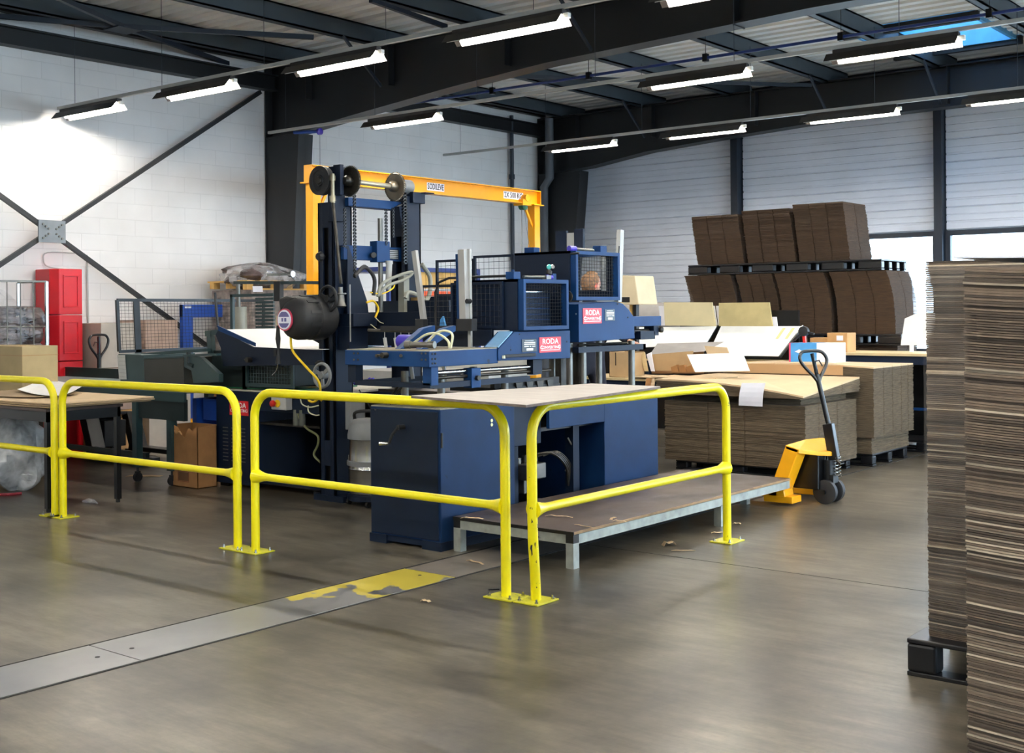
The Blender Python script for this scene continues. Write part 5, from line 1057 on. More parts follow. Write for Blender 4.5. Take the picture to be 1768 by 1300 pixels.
carton('pinkish carton seen through the left mesh screen', -13.2, -12.6, 8.66, 9.12, 1.12, 1.55, PBOX); carton('dark small carton under the pinkish one behind the mesh screen', -13.2, -12.7, 8.72, 9.0, .9, 1.10, mat('dark_grey_carton', (92, 82, 84), .7)); carton('low wrapped carton behind the mesh screen, with shiny film', -13.2, -12.6, 8.7, 9.3, .0, .88, WBOX)
# background pallet truck
def pallet_truck(name, label, base, rot, handle_h, group=None, lean=0.0, cm=AMBJ, turn=PI/2):
    """local frame: forks run along -x, handle side at +x; origin on the floor at the steering wheels"""
    M_ = Matrix.Translation(base) @ Matrix.Rotation(rot, 4, 'Z'); T = lambda p: M_ @ V(p)
    t = thing(name, label, 'pallet truck', base, group)
    def L(mb): mb.v = [T(p) for p in mb.v]; return mb
    for s in (-1, 1):
        put('fork', L(MB().prism([(-.30, s*.27 - .08, .06), (-1.30, s*.27 - .08, .06), (-1.42, s*.27 - .05, .05), (-1.42, s*.27 + .05, .05), (-1.30, s*.27 + .08, .06), (-.30, s*.27 + .08, .06)], (0, 0, .05))), cm, t, bevel=.006)
        put('fork_roller', L(MB().cyl((-1.2, s*.27 - .035, .04), (-1.2, s*.27 + .035, .04), .038, 14)), BLKR, t)
        w_ = put('steering_wheel', L(MB().lathe((0, s*.075 - .028, .10), (0, 1, 0), [(.03, 0), (.085, .0), (.10, .006), (.10, .05), (.085, .056), (.03, .056)], 26)), BLKR, t, smooth=True)
        put('hub', L(MB().lathe((0, s*.075 + s*.032 - .004, .10), (0, 1, 0), [(.0, 0), (.014, 0), (.014, .008), (0, .008)], 10)), STL, w_)
        # sloping yellow bulkhead leg: front plate with folded side
        put('bulkhead', L(MB().prism([(-.40, s*.27 - .08, .03), (-.22, s*.27 - .08, .03), (-.24, s*.27 - .08, .12), (-.10, s*.27 - .08, .47), (-.22, s*.27 - .08, .50)], (0, .17, 0))), cm, t, bevel=.008)
        put('fork_heel', L(MB().box(-.42, -.16, s*.27 - .085, s*.27 + .085, .02, .075)), cm, t, bevel=.006)
        put('pivot_pin', L(MB().cyl((-.29, s*.27 - .086, .14), (-.29, s*.27 - .078, .14), .014, 10)), BLKR, t)
    put('bridge', L(MB().prism([(-.22, -.35, .50), (-.10, -.35, .47), (-.02, -.16, .44), (.04, -.05, .43), (.04, .05, .43), (-.02, .16, .44), (-.10, .35, .47), (-.22, .35, .50), (-.2, 0, .52)], (0, 0, -.035))), cm, t, bevel=.006)
    put('pump_body', L(MB().cyl((0, 0, .20), (0, 0, .36), .055, 16).box(-.16, .06, -.05, .05, .17, .24).cyl((-.04, 0, .24), (-.04, 0, .44), .028, 14)), BLK, t, smooth=True)
    put('lift_housing', L(MB().box(-.26, -.03, -.14, .14, .12, .42)), BLK, t, bevel=.01)
    put('axle', L(MB().cyl((0, -.12, .10), (0, .12, .10), .02, 12).box(-.04, .04, -.03, .03, .10, .2)), BLK, t)
    sp = [(.075 + .028*math.cos(k*.9), .028*math.sin(k*.9), .22 + k*.0040) for k in range(46)]
    put('spring', L(MB().tube(sp, .0045, 6)), CHR, t, smooth=True)
    hx = lambda z: .06 + lean*(z - .4)
    put('handle_base', L(MB().bar((.05, 0, .36), (hx(.66), 0, .66), .085, .06)), BLK, t, bevel=.006)
    put('foot_pedal', L(MB().tube([(.09, -.05, .36), (.13, -.08, .34), (.13, .0, .34)], .008, 6)), BLK, t)
    top = handle_h; a_ = V((hx(.62), 0, .62)); b_ = V((hx(top*.82), 0, top*.82)); put('handle_shaft', L(MB().tube([a_, b_], .021, 12)), BLK, t, smooth=True)
    c_ = V((hx(top*.97), 0, top*.97)); lo = V((hx(top*.76), 0, top*.76)); d_ = (c_ - lo).normalized(); s_ = V((math.cos(turn), math.sin(turn), 0))
    loop = [lo, lo + d_*.06 + s_*.03, lo + d_*.15 + s_*.10, c_ - d_*.07 + s_*.125, c_ - d_*.02 + s_*.105, c_ + s_*.06, c_ - s_*.06, c_ - d_*.02 - s_*.105, c_ - d_*.07 - s_*.125, lo + d_*.15 - s_*.10, lo + d_*.06 - s_*.03, lo]
    put('handle_loop', L(MB().tube(spline(loop, 4), .014, 10)), BLK, t, smooth=True)
    put('release_lever', L(MB().bar(b_ - d_*.05, c_ - d_*.02, .035, .022)), mat('glossy_black_grip', (24, 30, 34), .15), t, bevel=.004); put('control_tab', L(MB().tube([c_ - d_*.09, c_ - d_*.08 + s_*.05, c_ - d_*.13 + s_*.07], .006, 6)), BLK, t)
    return t
pallet_truck('pallet_truck', 'distant pallet truck with black handle behind the outfeed table', (-12.48, 7.99, 0), PI, 1.43, cm=BLK)
# wrapped pallet of odds on boards near the dark column
wp_ = thing('film_wrapped_pallet', 'wooden pallet of film-covered scrap high on a stack by the dark column', 'pallet', (-12.6, 10.4, 0))
for k in range(5): put('slat', MB().box(-13.1, -12.3, 9.95 + .21*k, 10.08 + .21*k, 2.02, 2.04), PALW, wp_)
for x in (-13.05, -12.72, -12.38):
    for yk in (9.95, 10.4, 10.9): put('block', MB().box(x, x + .08, yk, yk + .1, 1.94, 2.02), PALW, wp_)
put('slat', MB().box(-12.38, -12.3, 9.95, 11.0, 1.92, 1.94), PALW, wp_)
put('film_covered_scrap', blob((-12.7, 10.45, 2.10), .36, .48, .17, 26, 12, .35, 3), DARKF, wp_, smooth=True); put('film', blob((-12.7, 10.5, 2.08), .42, .58, .20, 24, 12, .2, 8), FILM, wp_, smooth=True)
carton('film-covered grey stack under the scrap pallet by the dark column', -13.1, -12.3, 10.02, 10.9, 1.0, 1.92, mat('grey_brown_print_stack', (130, 118, 112), .6, var=.3, scale=12)); carton('lower brown stack under the scrap pallet by the dark column', -13.1, -12.3, 9.98, 10.95, .0, .995, BOXD)
o = put('label_sheet', MB().prism([onx(*p, -12.29) for p in ((436, 494), (453, 494), (454, 504), (437, 504))], (-.002, 0, 0)), PAPER); tag(o, 'small white label on the stack beside the dark column', 'label')
# bright blue gate frame by the wall
bf = thing('blue_frame', 'bright blue steel portal frame standing by the left wall', 'frame', (-12.9, 10.1, 0))
f0, f1 = onx(314, 526, -12.9), onx(334, 548, -12.9); put('post', MB().box(-12.95, -12.88, f0.y, f1.y - .02, 0, f0.z), BLUE_B, bf, bevel=.004); put('post', MB().box(-12.95, -12.88, 11.05, 11.2, 0, f0.z), BLUE_B, bf, bevel=.004)
put('lintel', MB().box(-12.955, -12.885, f0.y, 11.2, f1.z, f0.z), BLUE_B, bf, bevel=.004); a_ = onx(324, 528, -12.87); put('small_label', MB().box(-12.88, -12.877, a_.y - .04, a_.y + .06, a_.z - .03, a_.z + .0), PAPER, bf)
yb_ = thing('yellow_floor_beam', 'low yellow steel beam on the floor by the left wall', 'beam', (-12.7, 9, 0)); put('beam', MB().box(-12.85, -12.75, 8.3, 10.6, .24, .30), AMB, yb_); 
for y in (8.35, 9.5, 10.5): put('support', MB().box(-12.83, -12.77, y, y + .06, 0, .24), FRAME, yb_)

# ================================================================ AMBER GANTRY CRANE
GX = -11.0
gc = thing('gantry_crane', 'amber yellow gantry crane marked 2X 500 KG behind the tower', 'crane', (GX, 12.1, 0))
g0, g1 = onx(534, 291, GX), onx(927, 323, GX); gy0, gy1, gz = g0.y, g1.y, (g0.z + g1.z)/2 - .01; gb_ = gz - .205
s = MB().box(GX - .006, GX + .006, gy0, gy1, gb_, gz).box(GX - .07, GX + .07, gy0, gy1, gz - .012, gz).box(GX - .07, GX + .07, gy0, gy1, gb_, gb_ + .012)
put('girder', s, AMB, gc)
for k, (y, ) in enumerate(((gy0 + .06,), (gy1 - .08,))):
    put('leg', MB().box(GX - .065, GX + .065, y - .065, y + .065, .08, gb_), AMB, gc, bevel=.006); put('cap_plate', MB().box(GX - .10, GX + .10, y - .12, y + .12, gb_ - .015, gb_), AMB, gc)
    put('end_plate', MB().box(GX - .07, GX + .07, y - .085 if k == 0 else y + .075, y - .075 if k == 0 else y + .085, gb_, gz), AMB, gc)
    put('foot_beam', MB().box(GX - .6, GX + .6, y - .05, y + .05, .08, .18), AMB, gc, bevel=.005)
    for x in (-.5, .5): put('castor', MB().cyl((GX + x, y - .03, .045), (GX + x, y + .03, .045), .045, 14), BLKR, gc)
sg = 1
put('knee_brace', MB().prism([(GX, gy1 - .145, gb_ - .35), (GX, gy1 - .145, gb_ - .30), (GX, gy1 - .32, gb_), (GX, gy1 - .36, gb_)], (.03, 0, 0)), AMB, gc); put('knee_brace', MB().prism([(GX, gy0 + .125, gb_ - .35), (GX, gy0 + .125, gb_ - .30), (GX, gy0 + .3, gb_), (GX, gy0 + .34, gb_)], (.03, 0, 0)), AMB, gc)
def gl(px0, px1, body, w_rel=.9, name='girder_label'):
    a_, b_ = onx(px0, 318, GX + .008), onx(px1, 320, GX + .008); zc = (gz + gb_)/2; p_ = put(name, MB().box(GX + .007, GX + .009, a_.y, b_.y, zc - .052, zc + .052), PAPER, gc); text('lettering', body, (GX + .010, (a_.y + b_.y)/2, zc), .11, (0, 1, 0), (0, 0, 1), TXTB, p_, width=(b_.y - a_.y)*w_rel)
gl(737, 767, 'SODILEVE'); gl(869, 903, '2X 500 KG')
k = onx(902, 338, GX); ho = thing('hoist', 'small green chain hoist hanging from the amber crane trolley', 'hoist', (GX, k.y, 1.2))
put('trolley', MB().box(GX - .09, GX + .09, k.y - .10, k.y + .10, gb_ - .03, gb_ + .06).cyl((GX - .1, k.y, gb_ + .08), (GX + .1, k.y, gb_ + .08), .05, 14), AMB, ho, bevel=.005); kz = onx(901, 355, GX); put('hoist_body', MB().lathe((GX - .05, k.y, kz.z), (1, 0, 0), [(.03, 0), (.065, .02), (.065, .10), (.03, .12)], 18), mat('green_hoist', (28, 96, 66), .4), ho, smooth=True)
put('hook_chain', MB().cyl((GX, k.y - .02, 1.3), (GX, k.y - .02, kz.z), .006, 5), STL, ho); put('hand_chain', MB().tube([(GX, k.y + .03, kz.z), (GX, k.y + .18, 2.4)], .004, 5), STL, ho); put('top_link', MB().cyl((GX, k.y, kz.z + .05), (GX, k.y, gb_), .01, 6), STL, ho)

# ================================================================ BACKGROUND behind the machine
fb = thing('storage_bench', 'dark blue steel frame rack with timber boards and orange-white cartons', 'rack', (-10.2, 11.3, 0))
XB = -9.6; b0, b1 = onx(735, 462, XB), onx(829, 463, XB)
put('top_beam', MB().box(XB - .8, XB, b0.y - .6, b1.y, b0.z - .05, b0.z), mat('royal_blue_frame', (22, 44, 110), .4), fb); 
for y in (b0.y - .6, b1.y - .05): put('post', MB().box(XB - .05, XB, y, y + .05, 0, b0.z - .05), mat('royal_blue_frame_post', (22, 44, 110), .4), fb)
n = 5
for k in range(n): y = b0.y - .55 + (b1.y - b0.y + .5)*k/n; put('plank', MB().box(XB - .06, XB - .03, y, y + (b1.y - b0.y + .5)/n - .01, b0.z - .24, b0.z - .05), PALW, fb)
put('shelf', MB().box(XB - .8, XB - .02, b0.y - .6, b1.y, 1.28, 1.31), PALW, fb)
random.seed(5)
for k in range(4):
    y = b0.y - .5 + .32*k; r = thing('printed_carton', 'white carton with orange bands behind the front feeder, %s from the left' % ORD[k], 'carton', (XB - .3, y + .14, 1.31), 'orange-white cartons on the rack')
    put('body', MB().box(XB - .5, XB - .08, y, y + .30, 1.31, 1.86), WHITE, r); put('orange_band', MB().box(XB - .081, XB - .077, y, y + .30, 1.80, 1.86), ORG, r); put('orange_band', MB().box(XB - .081, XB - .077, y, y + .30, 1.46, 1.50), ORG, r); put('printed_lines', MB().box(XB - .08, XB - .078, y + .05, y + .25, 1.56, 1.57).box(XB - .08, XB - .078, y + .05, y + .22, 1.62, 1.63), GREY, r)
put('blue_cloth', MB().prism([ony(*p, 7.30) for p in ((758, 572), (760, 552), (764, 546), (768, 562), (767, 572))], (0, .02, 0)), SKYB, fu, label='small light blue cloth')
# beige hood right of the rear cage
bh = thing('beige_hood', 'beige tapered hood with black slot right of the rear cage', 'hood', (-7.6, 11.4, 0)); YH = 11.6
hp = [ony(*p, YH) for p in ((1066, 475), (1096, 476), (1103, 526), (1062, 526))]; put('hood', MB().prism(hp, (0, .4, 0)), mat('beige_hood', (208, 192, 158), .5, var=.04), bh, bevel=.01); put('slot', MB().prism([ony(*p, YH - .003) for p in ((1068, 513), (1087, 513), (1087, 522), (1068, 522))], (0, .004, 0)), BLK, bh)
hb = ony(1090, 526, YH); put('stand', MB().box(hb.x - .04, hb.x, YH + .1, YH + .16, 0, hb.z), BLK, bh); put('stand', MB().box(hb.x - .09, hb.x - .06, YH + .1, YH + .16, 0, hb.z), PALW, bh)

# ================================================================ CARDBOARD PILES
def layered(x0, x1, y0, y1, z0, z1, n, off=lambda t: (0, 0), droop=lambda u, v: 0.0, jit=.004, nx=(), ny=(), gap=.18, seed=1, rot=0.0, notch=.012, taper=lambda t: 0):
    random.seed(seed); mb = MB(); h = (z1 - z0)/n; cx_, cy_ = (x0+x1)/2, (y0+y1)/2; c_, s_ = math.cos(rot), math.sin(rot)
    for i in range(n):
        t = i/(n-1) if n > 1 else 0; ox, oy = off(t); ox += random.uniform(-jit, jit); oy += random.uniform(-jit, jit); tp_ = taper(t)
        out = []
        K = 8
        xs = sorted([x0 + (x1-x0)*k/K for k in range(K+1)] + [q for a in nx for q in (a-.008, a, a+.008)])
        for x in xs: out.append((x, y0 + (notch if x in nx else 0)))
        ys = sorted([y0 + (y1-y0)*k/5 for k in range(1, 6)] + [q for a in ny for q in (a-.008, a, a+.008)])
        for y in ys: out.append((x1 - (notch if y in ny else 0), y))
        out += [(x0, y1)]; out += [(x0, y0 + (y1-y0)*.5)]
        z = z0 + i*h; pts = []
        for x, y in out:
            u, v = (x-x0)/(x1-x0), (y-y0)/(y1-y0); dz = droop(u, v)*t
            X_, Y_ = x + ox - cx_ + (x-cx_)*tp_, y + oy - cy_ + (y-cy_)*tp_
            pts.append(V((cx_ + X_*c_ - Y_*s_, cy_ + X_*s_ + Y_*c_, z + dz)))
        m_ = len(pts); T_ = V((0, 0, h*(1-gap))); cc = V((cx_ + ox*c_, cy_ + oy*c_, z + droop(.5, .5)*t))
        vs = pts + [p + T_ for p in pts]; fs = [(k, (k+1) % m_, (k+1) % m_ + m_, k+m_) for k in range(m_)]
        vs += [cc, cc + T_]; fs += [(k, 2*m_, (k+1) % m_) for k in range(m_)] + [(k+m_, (k+1) % m_ + m_, 2*m_+1) for k in range(m_)]
        mb.add(vs, fs)
    return mb
def pile(name, label, rect, z0, z1, n, m, top=None, group=None, **k):
    x0, x1, y0, y1 = rect; t = thing(name, label, 'cardboard pile', ((x0+x1)/2, (y0+y1)/2, z0), group)
    put('stacked_sheets', layered(x0, x1, y0, y1, z0, z1, n, **k), m, t, kind='stuff')
    of_ = k.get('off', lambda t: (0, 0)); a0, a5, a1 = of_(0)[0], of_(.5)[0], of_(1)[0]; e_ = .035; dr_ = k.get('droop'); zt_ = z1 - (.0 if not dr_ else min(.1, abs(min(dr_(1, 0), 0))))
    if z1 - z0 > .2: put('inner_sheets', MB().prism([(x0 + e_ + a0, y0 + e_, z0), (x1 - e_ + a0, y0 + e_, z0), (x1 - e_ + a5, y0 + e_, (z0+zt_)/2), (x1 - e_ + a1, y0 + e_, zt_), (x0 + e_ + a1, y0 + e_, zt_), (x0 + e_ + a5, y0 + e_, (z0+zt_)/2)], (0, y1 - y0 - 2*e_, 0)), m, t)
    if top:
        k2 = dict(k); tt = k['off'](1) if 'off' in k else (0, 0); k2['off'] = lambda t: tt
        dr = k.get('droop', lambda u, v: 0); h = (z1-z0)/n
        mb = layered(x0, x1, y0, y1, 0, h*2.0, 2, **{**k2, 'droop': lambda u, v: 0, 'jit': 0, 'gap': .1})
        for p in mb.v: p.z += z1 + dr((p.x - tt[0] - x0)/(x1-x0), (p.y - tt[1] - y0)/(y1-y0))
        put('top_sheet', mb, top, t)
    return t
def plastic_pallet(label, x0, x1, y0, y1, z, m=PALB, group=None, name='pallet', h=.14, nb=3):
    t = thing(name, label, 'pallet', ((x0+x1)/2, (y0+y1)/2, z), group)
    put('deck', MB().box(x0, x1, y0, y1, z + h - .022, z + h), m, t, bevel=.006); 
    for k in range(nb):
        yy = y0 + (y1-y0-.10)*k/(nb-1); put('runner', MB().box(x0, x1, yy, yy + .10, z, z + .02), m, t, bevel=.004)
        for j in range(nb+2 if x1 - x0 > 1.6 else nb):
            N_ = (nb+1 if x1 - x0 > 1.6 else nb-1); bw = .13 if nb == 3 else .30; xx = x0 + (x1-x0-bw)*j/N_; put('block', MB().box(xx, xx + bw, yy, yy + .10, z + .02, z + h - .022), m, t, bevel=.012)
    return t
# pile with delivery note, middle of the hall
plastic_pallet('black pallet under the big cardboard pile with the white note', -6.5, -5.1, 10.72, 11.8, 0.0, h=.10)
pile('cardboard_pile', 'big low pile of brown die-cut sheets with white note, lower part', (-6.60, -5.06, 10.68, 11.86), .10, .70, 74, CARDE, off=lambda t: (0, 0), ny=(10.98, 11.4), nx=(-6.1, -5.7), seed=3, jit=.006)
pile('cardboard_pile', 'overhanging bent top bundle of the big pile, white note on it', (-6.64, -5.03, 10.58, 11.88), .775, .905, 16, CARDE, top=CARDT, droop=lambda u, v: -.12*max(0, u)**2.2*(1-min(1, max(0, v)))**1.0, ny=(10.98, 11.45), seed=4, jit=.008)
pile('cardboard_pile', 'narrow recessed layer of sheets between the big pile and its top bundle', (-6.55, -5.16, 10.80, 11.84), .70, .775, 8, CARDE, seed=9, jit=.006)
nt_ = [ony(*p, 10.565) for p in ((1281, 661), (1322, 661), (1317, 702), (1276, 700))]
nv = MB(); vs = []
for i in range(6):
    f = i/5
    for j in range(2): p = (nt_[0]*(1-j) + nt_[1]*j)*(1-f) + (nt_[3]*(1-j) + nt_[2]*j)*f; vs.append(p + V((0, -.004 - .02*math.sin(f*3.0), 0)))
nv.add(vs + [p + V((0, .0015, 0)) for p in vs], [(2*i, 2*i+1, 2*i+3, 2*i+2) for i in range(5)] + [(12+2*i, 12+2*i+2, 12+2*i+3, 12+2*i+1) for i in range(5)])
o = put('paper_note', nv, PAPER); tag(o, 'white paper note hanging on the front of the big cardboard pile', 'note')
# second pile behind, with long kraft strip in front of its top
plastic_pallet('dark pallet under the right-hand pile behind the pallet truck', -6.5, -4.95, 12.0, 12.95, 0.0, h=.13)
pile('cardboard_pile', 'tall brown pile behind the pallet truck, lower ledge of sheets', (-6.6, -4.95, 11.98, 12.98), .13, .30, 20, CARDE, ny=(12.6,), seed=5, jit=.006)
pile('cardboard_pile', 'tall brown pile behind the pallet truck, with vertical creases', (-6.62, -4.90, 11.92, 13.0), .30, 1.0, 84, CARDE, top=CARDT, droop=lambda u, v: .03*math.sin(u*3), ny=(12.18, 12.42, 12.66, 12.85), nx=(-6.0, -5.4), seed=6, jit=.005)
o = put('kraft_strip', MB().box(-6.70, -5.22, 11.90, 11.912, .93, 1.03), mat('smooth_tan_card', (172, 136, 96), .7, var=.03)); tag(o, 'long tan cardboard strip standing along the front of the pile top', 'strip')
# tall dark stacks at the back on black pallets
def bundle(label, x0, x1, y0, y1, z0, z1, lean, curve, seed, group, n=60):
    return pile('cardboard_bundle', label, (x0, x1, y0, y1), z0, z1, n, CARDD, off=lambda t: (lean*t + curve*math.sin(t*2.6), 0), nx=tuple(x0 + (x1-x0)*f for f in (.33, .66)), ny=(y0 + (y1-y0)*.5,), seed=seed, jit=.006, gap=.1, group=group)
BY0, BY1 = 14.5, 15.2
plastic_pallet('upper black pallet row of the tall back stack', -8.56, -5.84, BY0 - .02, BY1 + .12, 2.085, h=.135, nb=4)
ub = [(-8.42, -7.72), (-7.66, -6.98), (-6.93, -6.25)]
for i, (a, b) in enumerate(ub): bundle('upper brown bundle of the tall back stack, %s from the left' % ORD[i], a, b, BY0, BY1, 2.225, [2.88, 2.915, 2.955][i], -.09, -.0, 20 + i, 'upper bundles of the back stack')
lb_ = [(-8.52, -7.82), (-7.74, -7.22), (-7.18, -6.50), (-6.42, -5.68)]
for i, (a, b) in enumerate(lb_): bundle('lower brown bundle of the tall back stack, %s from the left' % ORD[i], a, b, BY0, BY1 + .05, 1.30, 2.08, -.14, .06, 30 + i, 'lower bundles of the back stack')
plastic_pallet('middle black pallet row of the tall back stack', -8.5, -5.6, BY0 - .02, BY1 + .12, 1.16, h=.135, nb=4)
for i, (a, b) in enumerate(lb_): bundle('dark bottom bundle of the back stack behind the benches, %s from the left' % ORD[i], a, b, BY0 + .05, BY1, .14, 1.155, .0, .0, 40 + i, 'bottom bundles of the back stack', 40)
plastic_pallet('floor-level black pallet row of the tall back stack', -8.5, -5.65, BY0, BY1 + .1, 0.0, h=.135, nb=4)

# ================================================================ FOREGROUND STACKS (single sheets)
def sheet_mesh(L_, D_, th, dr, n=7):
    mb = MB(); vs = []
    for i in range(n+1):
        x = L_*(i/n)**1.6; z = dr(x)
        for y in (0, D_):
            for k in (0, th): vs.append((x, y, z + k))
    fs = []
    for i in range(n):
        b = i*4; fs += [(b, b+4, b+5, b+1), (b+2, b+3, b+7, b+6), (b, b+2, b+6, b+4), (b+1, b+5, b+7, b+3)]
    fs += [(0, 1, 3, 2), (n*4, n*4+2, n*4+3, n*4+1)]
    return mb.add(vs, fs)
def sheet_stack(label, x0, y0, L_, D_, z0, z1, n, slope, seed, jx=.004, skip=.85):
    random.seed(seed); t = thing('cardboard_stack', label, 'cardboard stack', (x0 + L_/2, y0 + D_/2, z0)); h = (z1-z0)/n
    NV = 10; meshes = []; pale = []
    for k in range(NV):
        zt = z0 + (z1-z0)*(k+.5)/NV; s_ = slope((k+.5)/NV)
        mb = sheet_mesh(L_, D_, h*(skip if k % 2 else skip - .12), lambda x: -s_*.32*(1-math.exp(-x/.32))); me = mb.mesh('cardboard_sheet'); me.materials.append(CARDS); meshes.append(me); m2 = me.copy(); m2.materials.clear(); m2.materials.append(CARDP); pale.append(m2)
    put('inner_sheets', MB().box(x0 + .03, x0 + L_ - .03, y0 + .03, y0 + D_ - .03, z0 - slope(.5)*.1, z1 - .06), CARDE, t)
    off = wloc(t)
    for i in range(n):
        o = bpy.data.objects.new('cardboard_sheet', (pale if random.random() < .14 else meshes)[min(NV-1, int(i/n*NV))]); COL.objects.link(o); o.parent = t
        s0, s1 = slope((min(NV-1, int(i/n*NV))+.5)/NV), 0
        o.location = V((x0 + random.uniform(-jx, jx), y0 + random.uniform(-.006, .006) + (random.random() < .08)*.006*random.choice((-1, 1)), z0 + i*h + .04*slope(0)*0)) - off
    return t
PZA = .165
plastic_pallet('black plastic pallet under the far stack at the right edge', -2.03, -.85, 5.28, 6.45, 0.0, h=PZA)
sheet_stack('far tall stack of corrugated sheets on the black pallet, at the right', -1.96, 5.36, 1.0, 1.0, PZA + .002, 1.825, 200, lambda t: .01 + .05*math.exp(-t*6), 61, jx=.0015)
plastic_pallet('black plastic pallet under the nearest stack at the right edge', -1.36, -.3, 4.06, 5.1, 0.0, h=.12)
sheet_stack('nearest tall stack of corrugated sheets, cut off by the right picture edge', -1.352, 4.04, 1.0, 1.02, (.12 + .035), 1.755, 190, lambda t: .085, 62, jx=.003)
q = [(-1.39, 4.05, 0), (-.4, 4.02, 0), (-.36, 5.0, 0), (-1.36, 5.02, 0)]
sheet('white_sheet', 'white-topped curled sheet on top of the nearest stack', [V(p) for p in q], 1.770, .006, PAPER, warp=.012)
for k in range(4): put('side_rib', MB().box(-2.035, -2.03, 5.29, 5.6, .02 + .04*k, .03 + .04*k), PALB, bpy.data.objects['pallet'] if False else None, ) if False else None
o = put('stretch_film', MB().add([V((-1.966, 5.34 + .0*i, .2 + 1.6*i/12)) for i in range(13)] + [V((-1.60 + .05*math.sin(i*1.7), 5.345, .2 + 1.6*i/12)) for i in range(13)], [(i, i+1, i+14, i+13) for i in range(12)]), glassy('thin_film', (230, 224, 216), .06, .4, .3)); tag(o, 'clear torn film strip on the front of the far right stack', 'film')

# ================================================================ PALLET TRUCK
pallet_truck('pallet_truck', 'amber pallet truck with black loop handle, forks under the low platform', (-4.33, 9.58, 0), 0.0, 1.30, lean=-.24, turn=.95)

# ================================================================ BENCHES BEHIND THE PILES
wb2 = thing('work_bench', 'pale board bench with dark blue frame under the right-hand stacks', 'bench', (-5.1, 13.6, 0))
put('bench_top', MB().box(-6.2, -4.0, 13.42, 14.25, 1.075, 1.105), WOODP, wb2, bevel=.003); put('apron', MB().box(-6.2, -4.0, 13.45, 13.5, .98, 1.075), BLUE_D, wb2)
for x in (-6.15, -4.1): put('leg', MB().box(x, x + .05, 13.45, 13.5, 0, .98).box(x, x + .05, 14.15, 14.2, 0, .98), BLUE_D, wb2)
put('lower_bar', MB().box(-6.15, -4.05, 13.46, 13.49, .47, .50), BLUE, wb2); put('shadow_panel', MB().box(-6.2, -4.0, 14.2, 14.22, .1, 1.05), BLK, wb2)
plastic_pallet('dark pallet on the floor under the right bench', -5.6, -4.4, 13.5, 14.1, 0.0, h=.13)
w3 = thing('easel_bench', 'long dark blue bench carrying the slanted white boards', 'bench', (-7.1, 13.4, 0))
put('bench_top', MB().box(-8.4, -6.22, 13.1, 13.75, .98, 1.0), WOODP, w3); put('apron', MB().box(-8.4, -6.22, 13.1, 13.14, .90, .98), BLUE_D, w3)
for x in (-8.38, -7.3, -6.28): put('leg', MB().box(x, x + .05, 13.12, 13.17, 0, .9).box(x, x + .05, 13.68, 13.73, 0, .9), BLUE_D, w3)
for x in (-8.2, -7.2, -6.4): put('prop', MB().bar((x, 13.6, 1.0), (x, 13.5, 1.38), .04, .03), BLK, w3)
def slant(label, tl, tr, br_, bl, yt, yb, m=WHITE, t=.012, cat='board', group=None):
    p = [ony(*tl, yt), ony(*tr, yt), ony(*br_, yb), ony(*bl, yb)]; o = put('board', MB().prism(p, (0, .012, -.006)), m); tag(o, label, cat, group); return o
slant('slanted white board on the left of the bench, partly behind the rear feeder', (1060, 566), (1237, 563), (1218, 594), (1040, 603), 13.50, 13.18, group='slanted white boards')
s2 = slant('slanted white board with two yellow tape stripes at its upper right', (1245, 563), (1386, 563), (1345, 615), (1222, 613), 13.52, 13.12, group='slanted white boards')
tm = mat('pale_yellow_tape', (226, 214, 150), .6)
for a_ in (1352, 1368):
    p = [ony(a_, 566, 13.49), ony(a_ + 5, 566, 13.49), ony(a_ - 8, 585, 13.35), ony(a_ - 13, 585, 13.35)]; put('tape_stripe', MB().prism([q_ - V((0, .004, 0)) for q_ in p], (0, -.001, .001)), tm, s2)
put('black_edge', MB().bar(ony(1387, 563, 13.52), ony(1346, 617, 13.12), .02, .03), BLK, w3); put('black_edge', MB().bar(ony(1240, 563, 13.54), ony(1216, 596, 13.2), .02, .03), BLK, w3); put('black_edge', MB().bar(ony(1222, 616, 13.12), ony(1345, 618, 13.12), .015, .015), BLK, w3)
B1 = mat('cream_stained_board', (216, 202, 160), .7, var=.05, scale=4); B2 = mat('tan_stained_board', (196, 180, 128), .7, var=.10, scale=4)
def upb(label, a, b, c_, d, y, m, group='upright boards on the easel bench'):
    o = put('board', MB().prism([ony(*a, y), ony(*b, y), ony(*c_, y), ony(*d, y)], (0, .02, 0)), m); tag(o, label, 'board', group)
upb('cream upright board above the left slanted white board', (1146, 522), (1229, 522), (1236, 563), (1148, 562), 13.56, B1)
upb('mottled tan upright board above the striped white board', (1241, 523), (1328, 522), (1334, 563), (1241, 563), 13.56, B2)
upb('narrow grey-white board peeking out left of the cream one', (1137, 528), (1150, 528), (1152, 562), (1141, 562), 13.60, PAPER); upb('narrow white board peeking out right of the cream one', (1228, 528), (1233, 528), (1238, 563), (1234, 563), 13.60, PINK if False else WHITE)
upb('narrow grey-white board peeking out left of the tan one', (1236, 528), (1243, 528), (1243, 563), (1240, 563), 13.62, PAPER); upb('narrow white board peeking out right of the tan one', (1332, 547), (1340, 547), (1342, 563), (1334, 563), 13.60, PAPER)
put('back_rest', MB().box(-8.2, -6.55, 13.66, 13.70, 1.0, 1.6), BLK, w3)
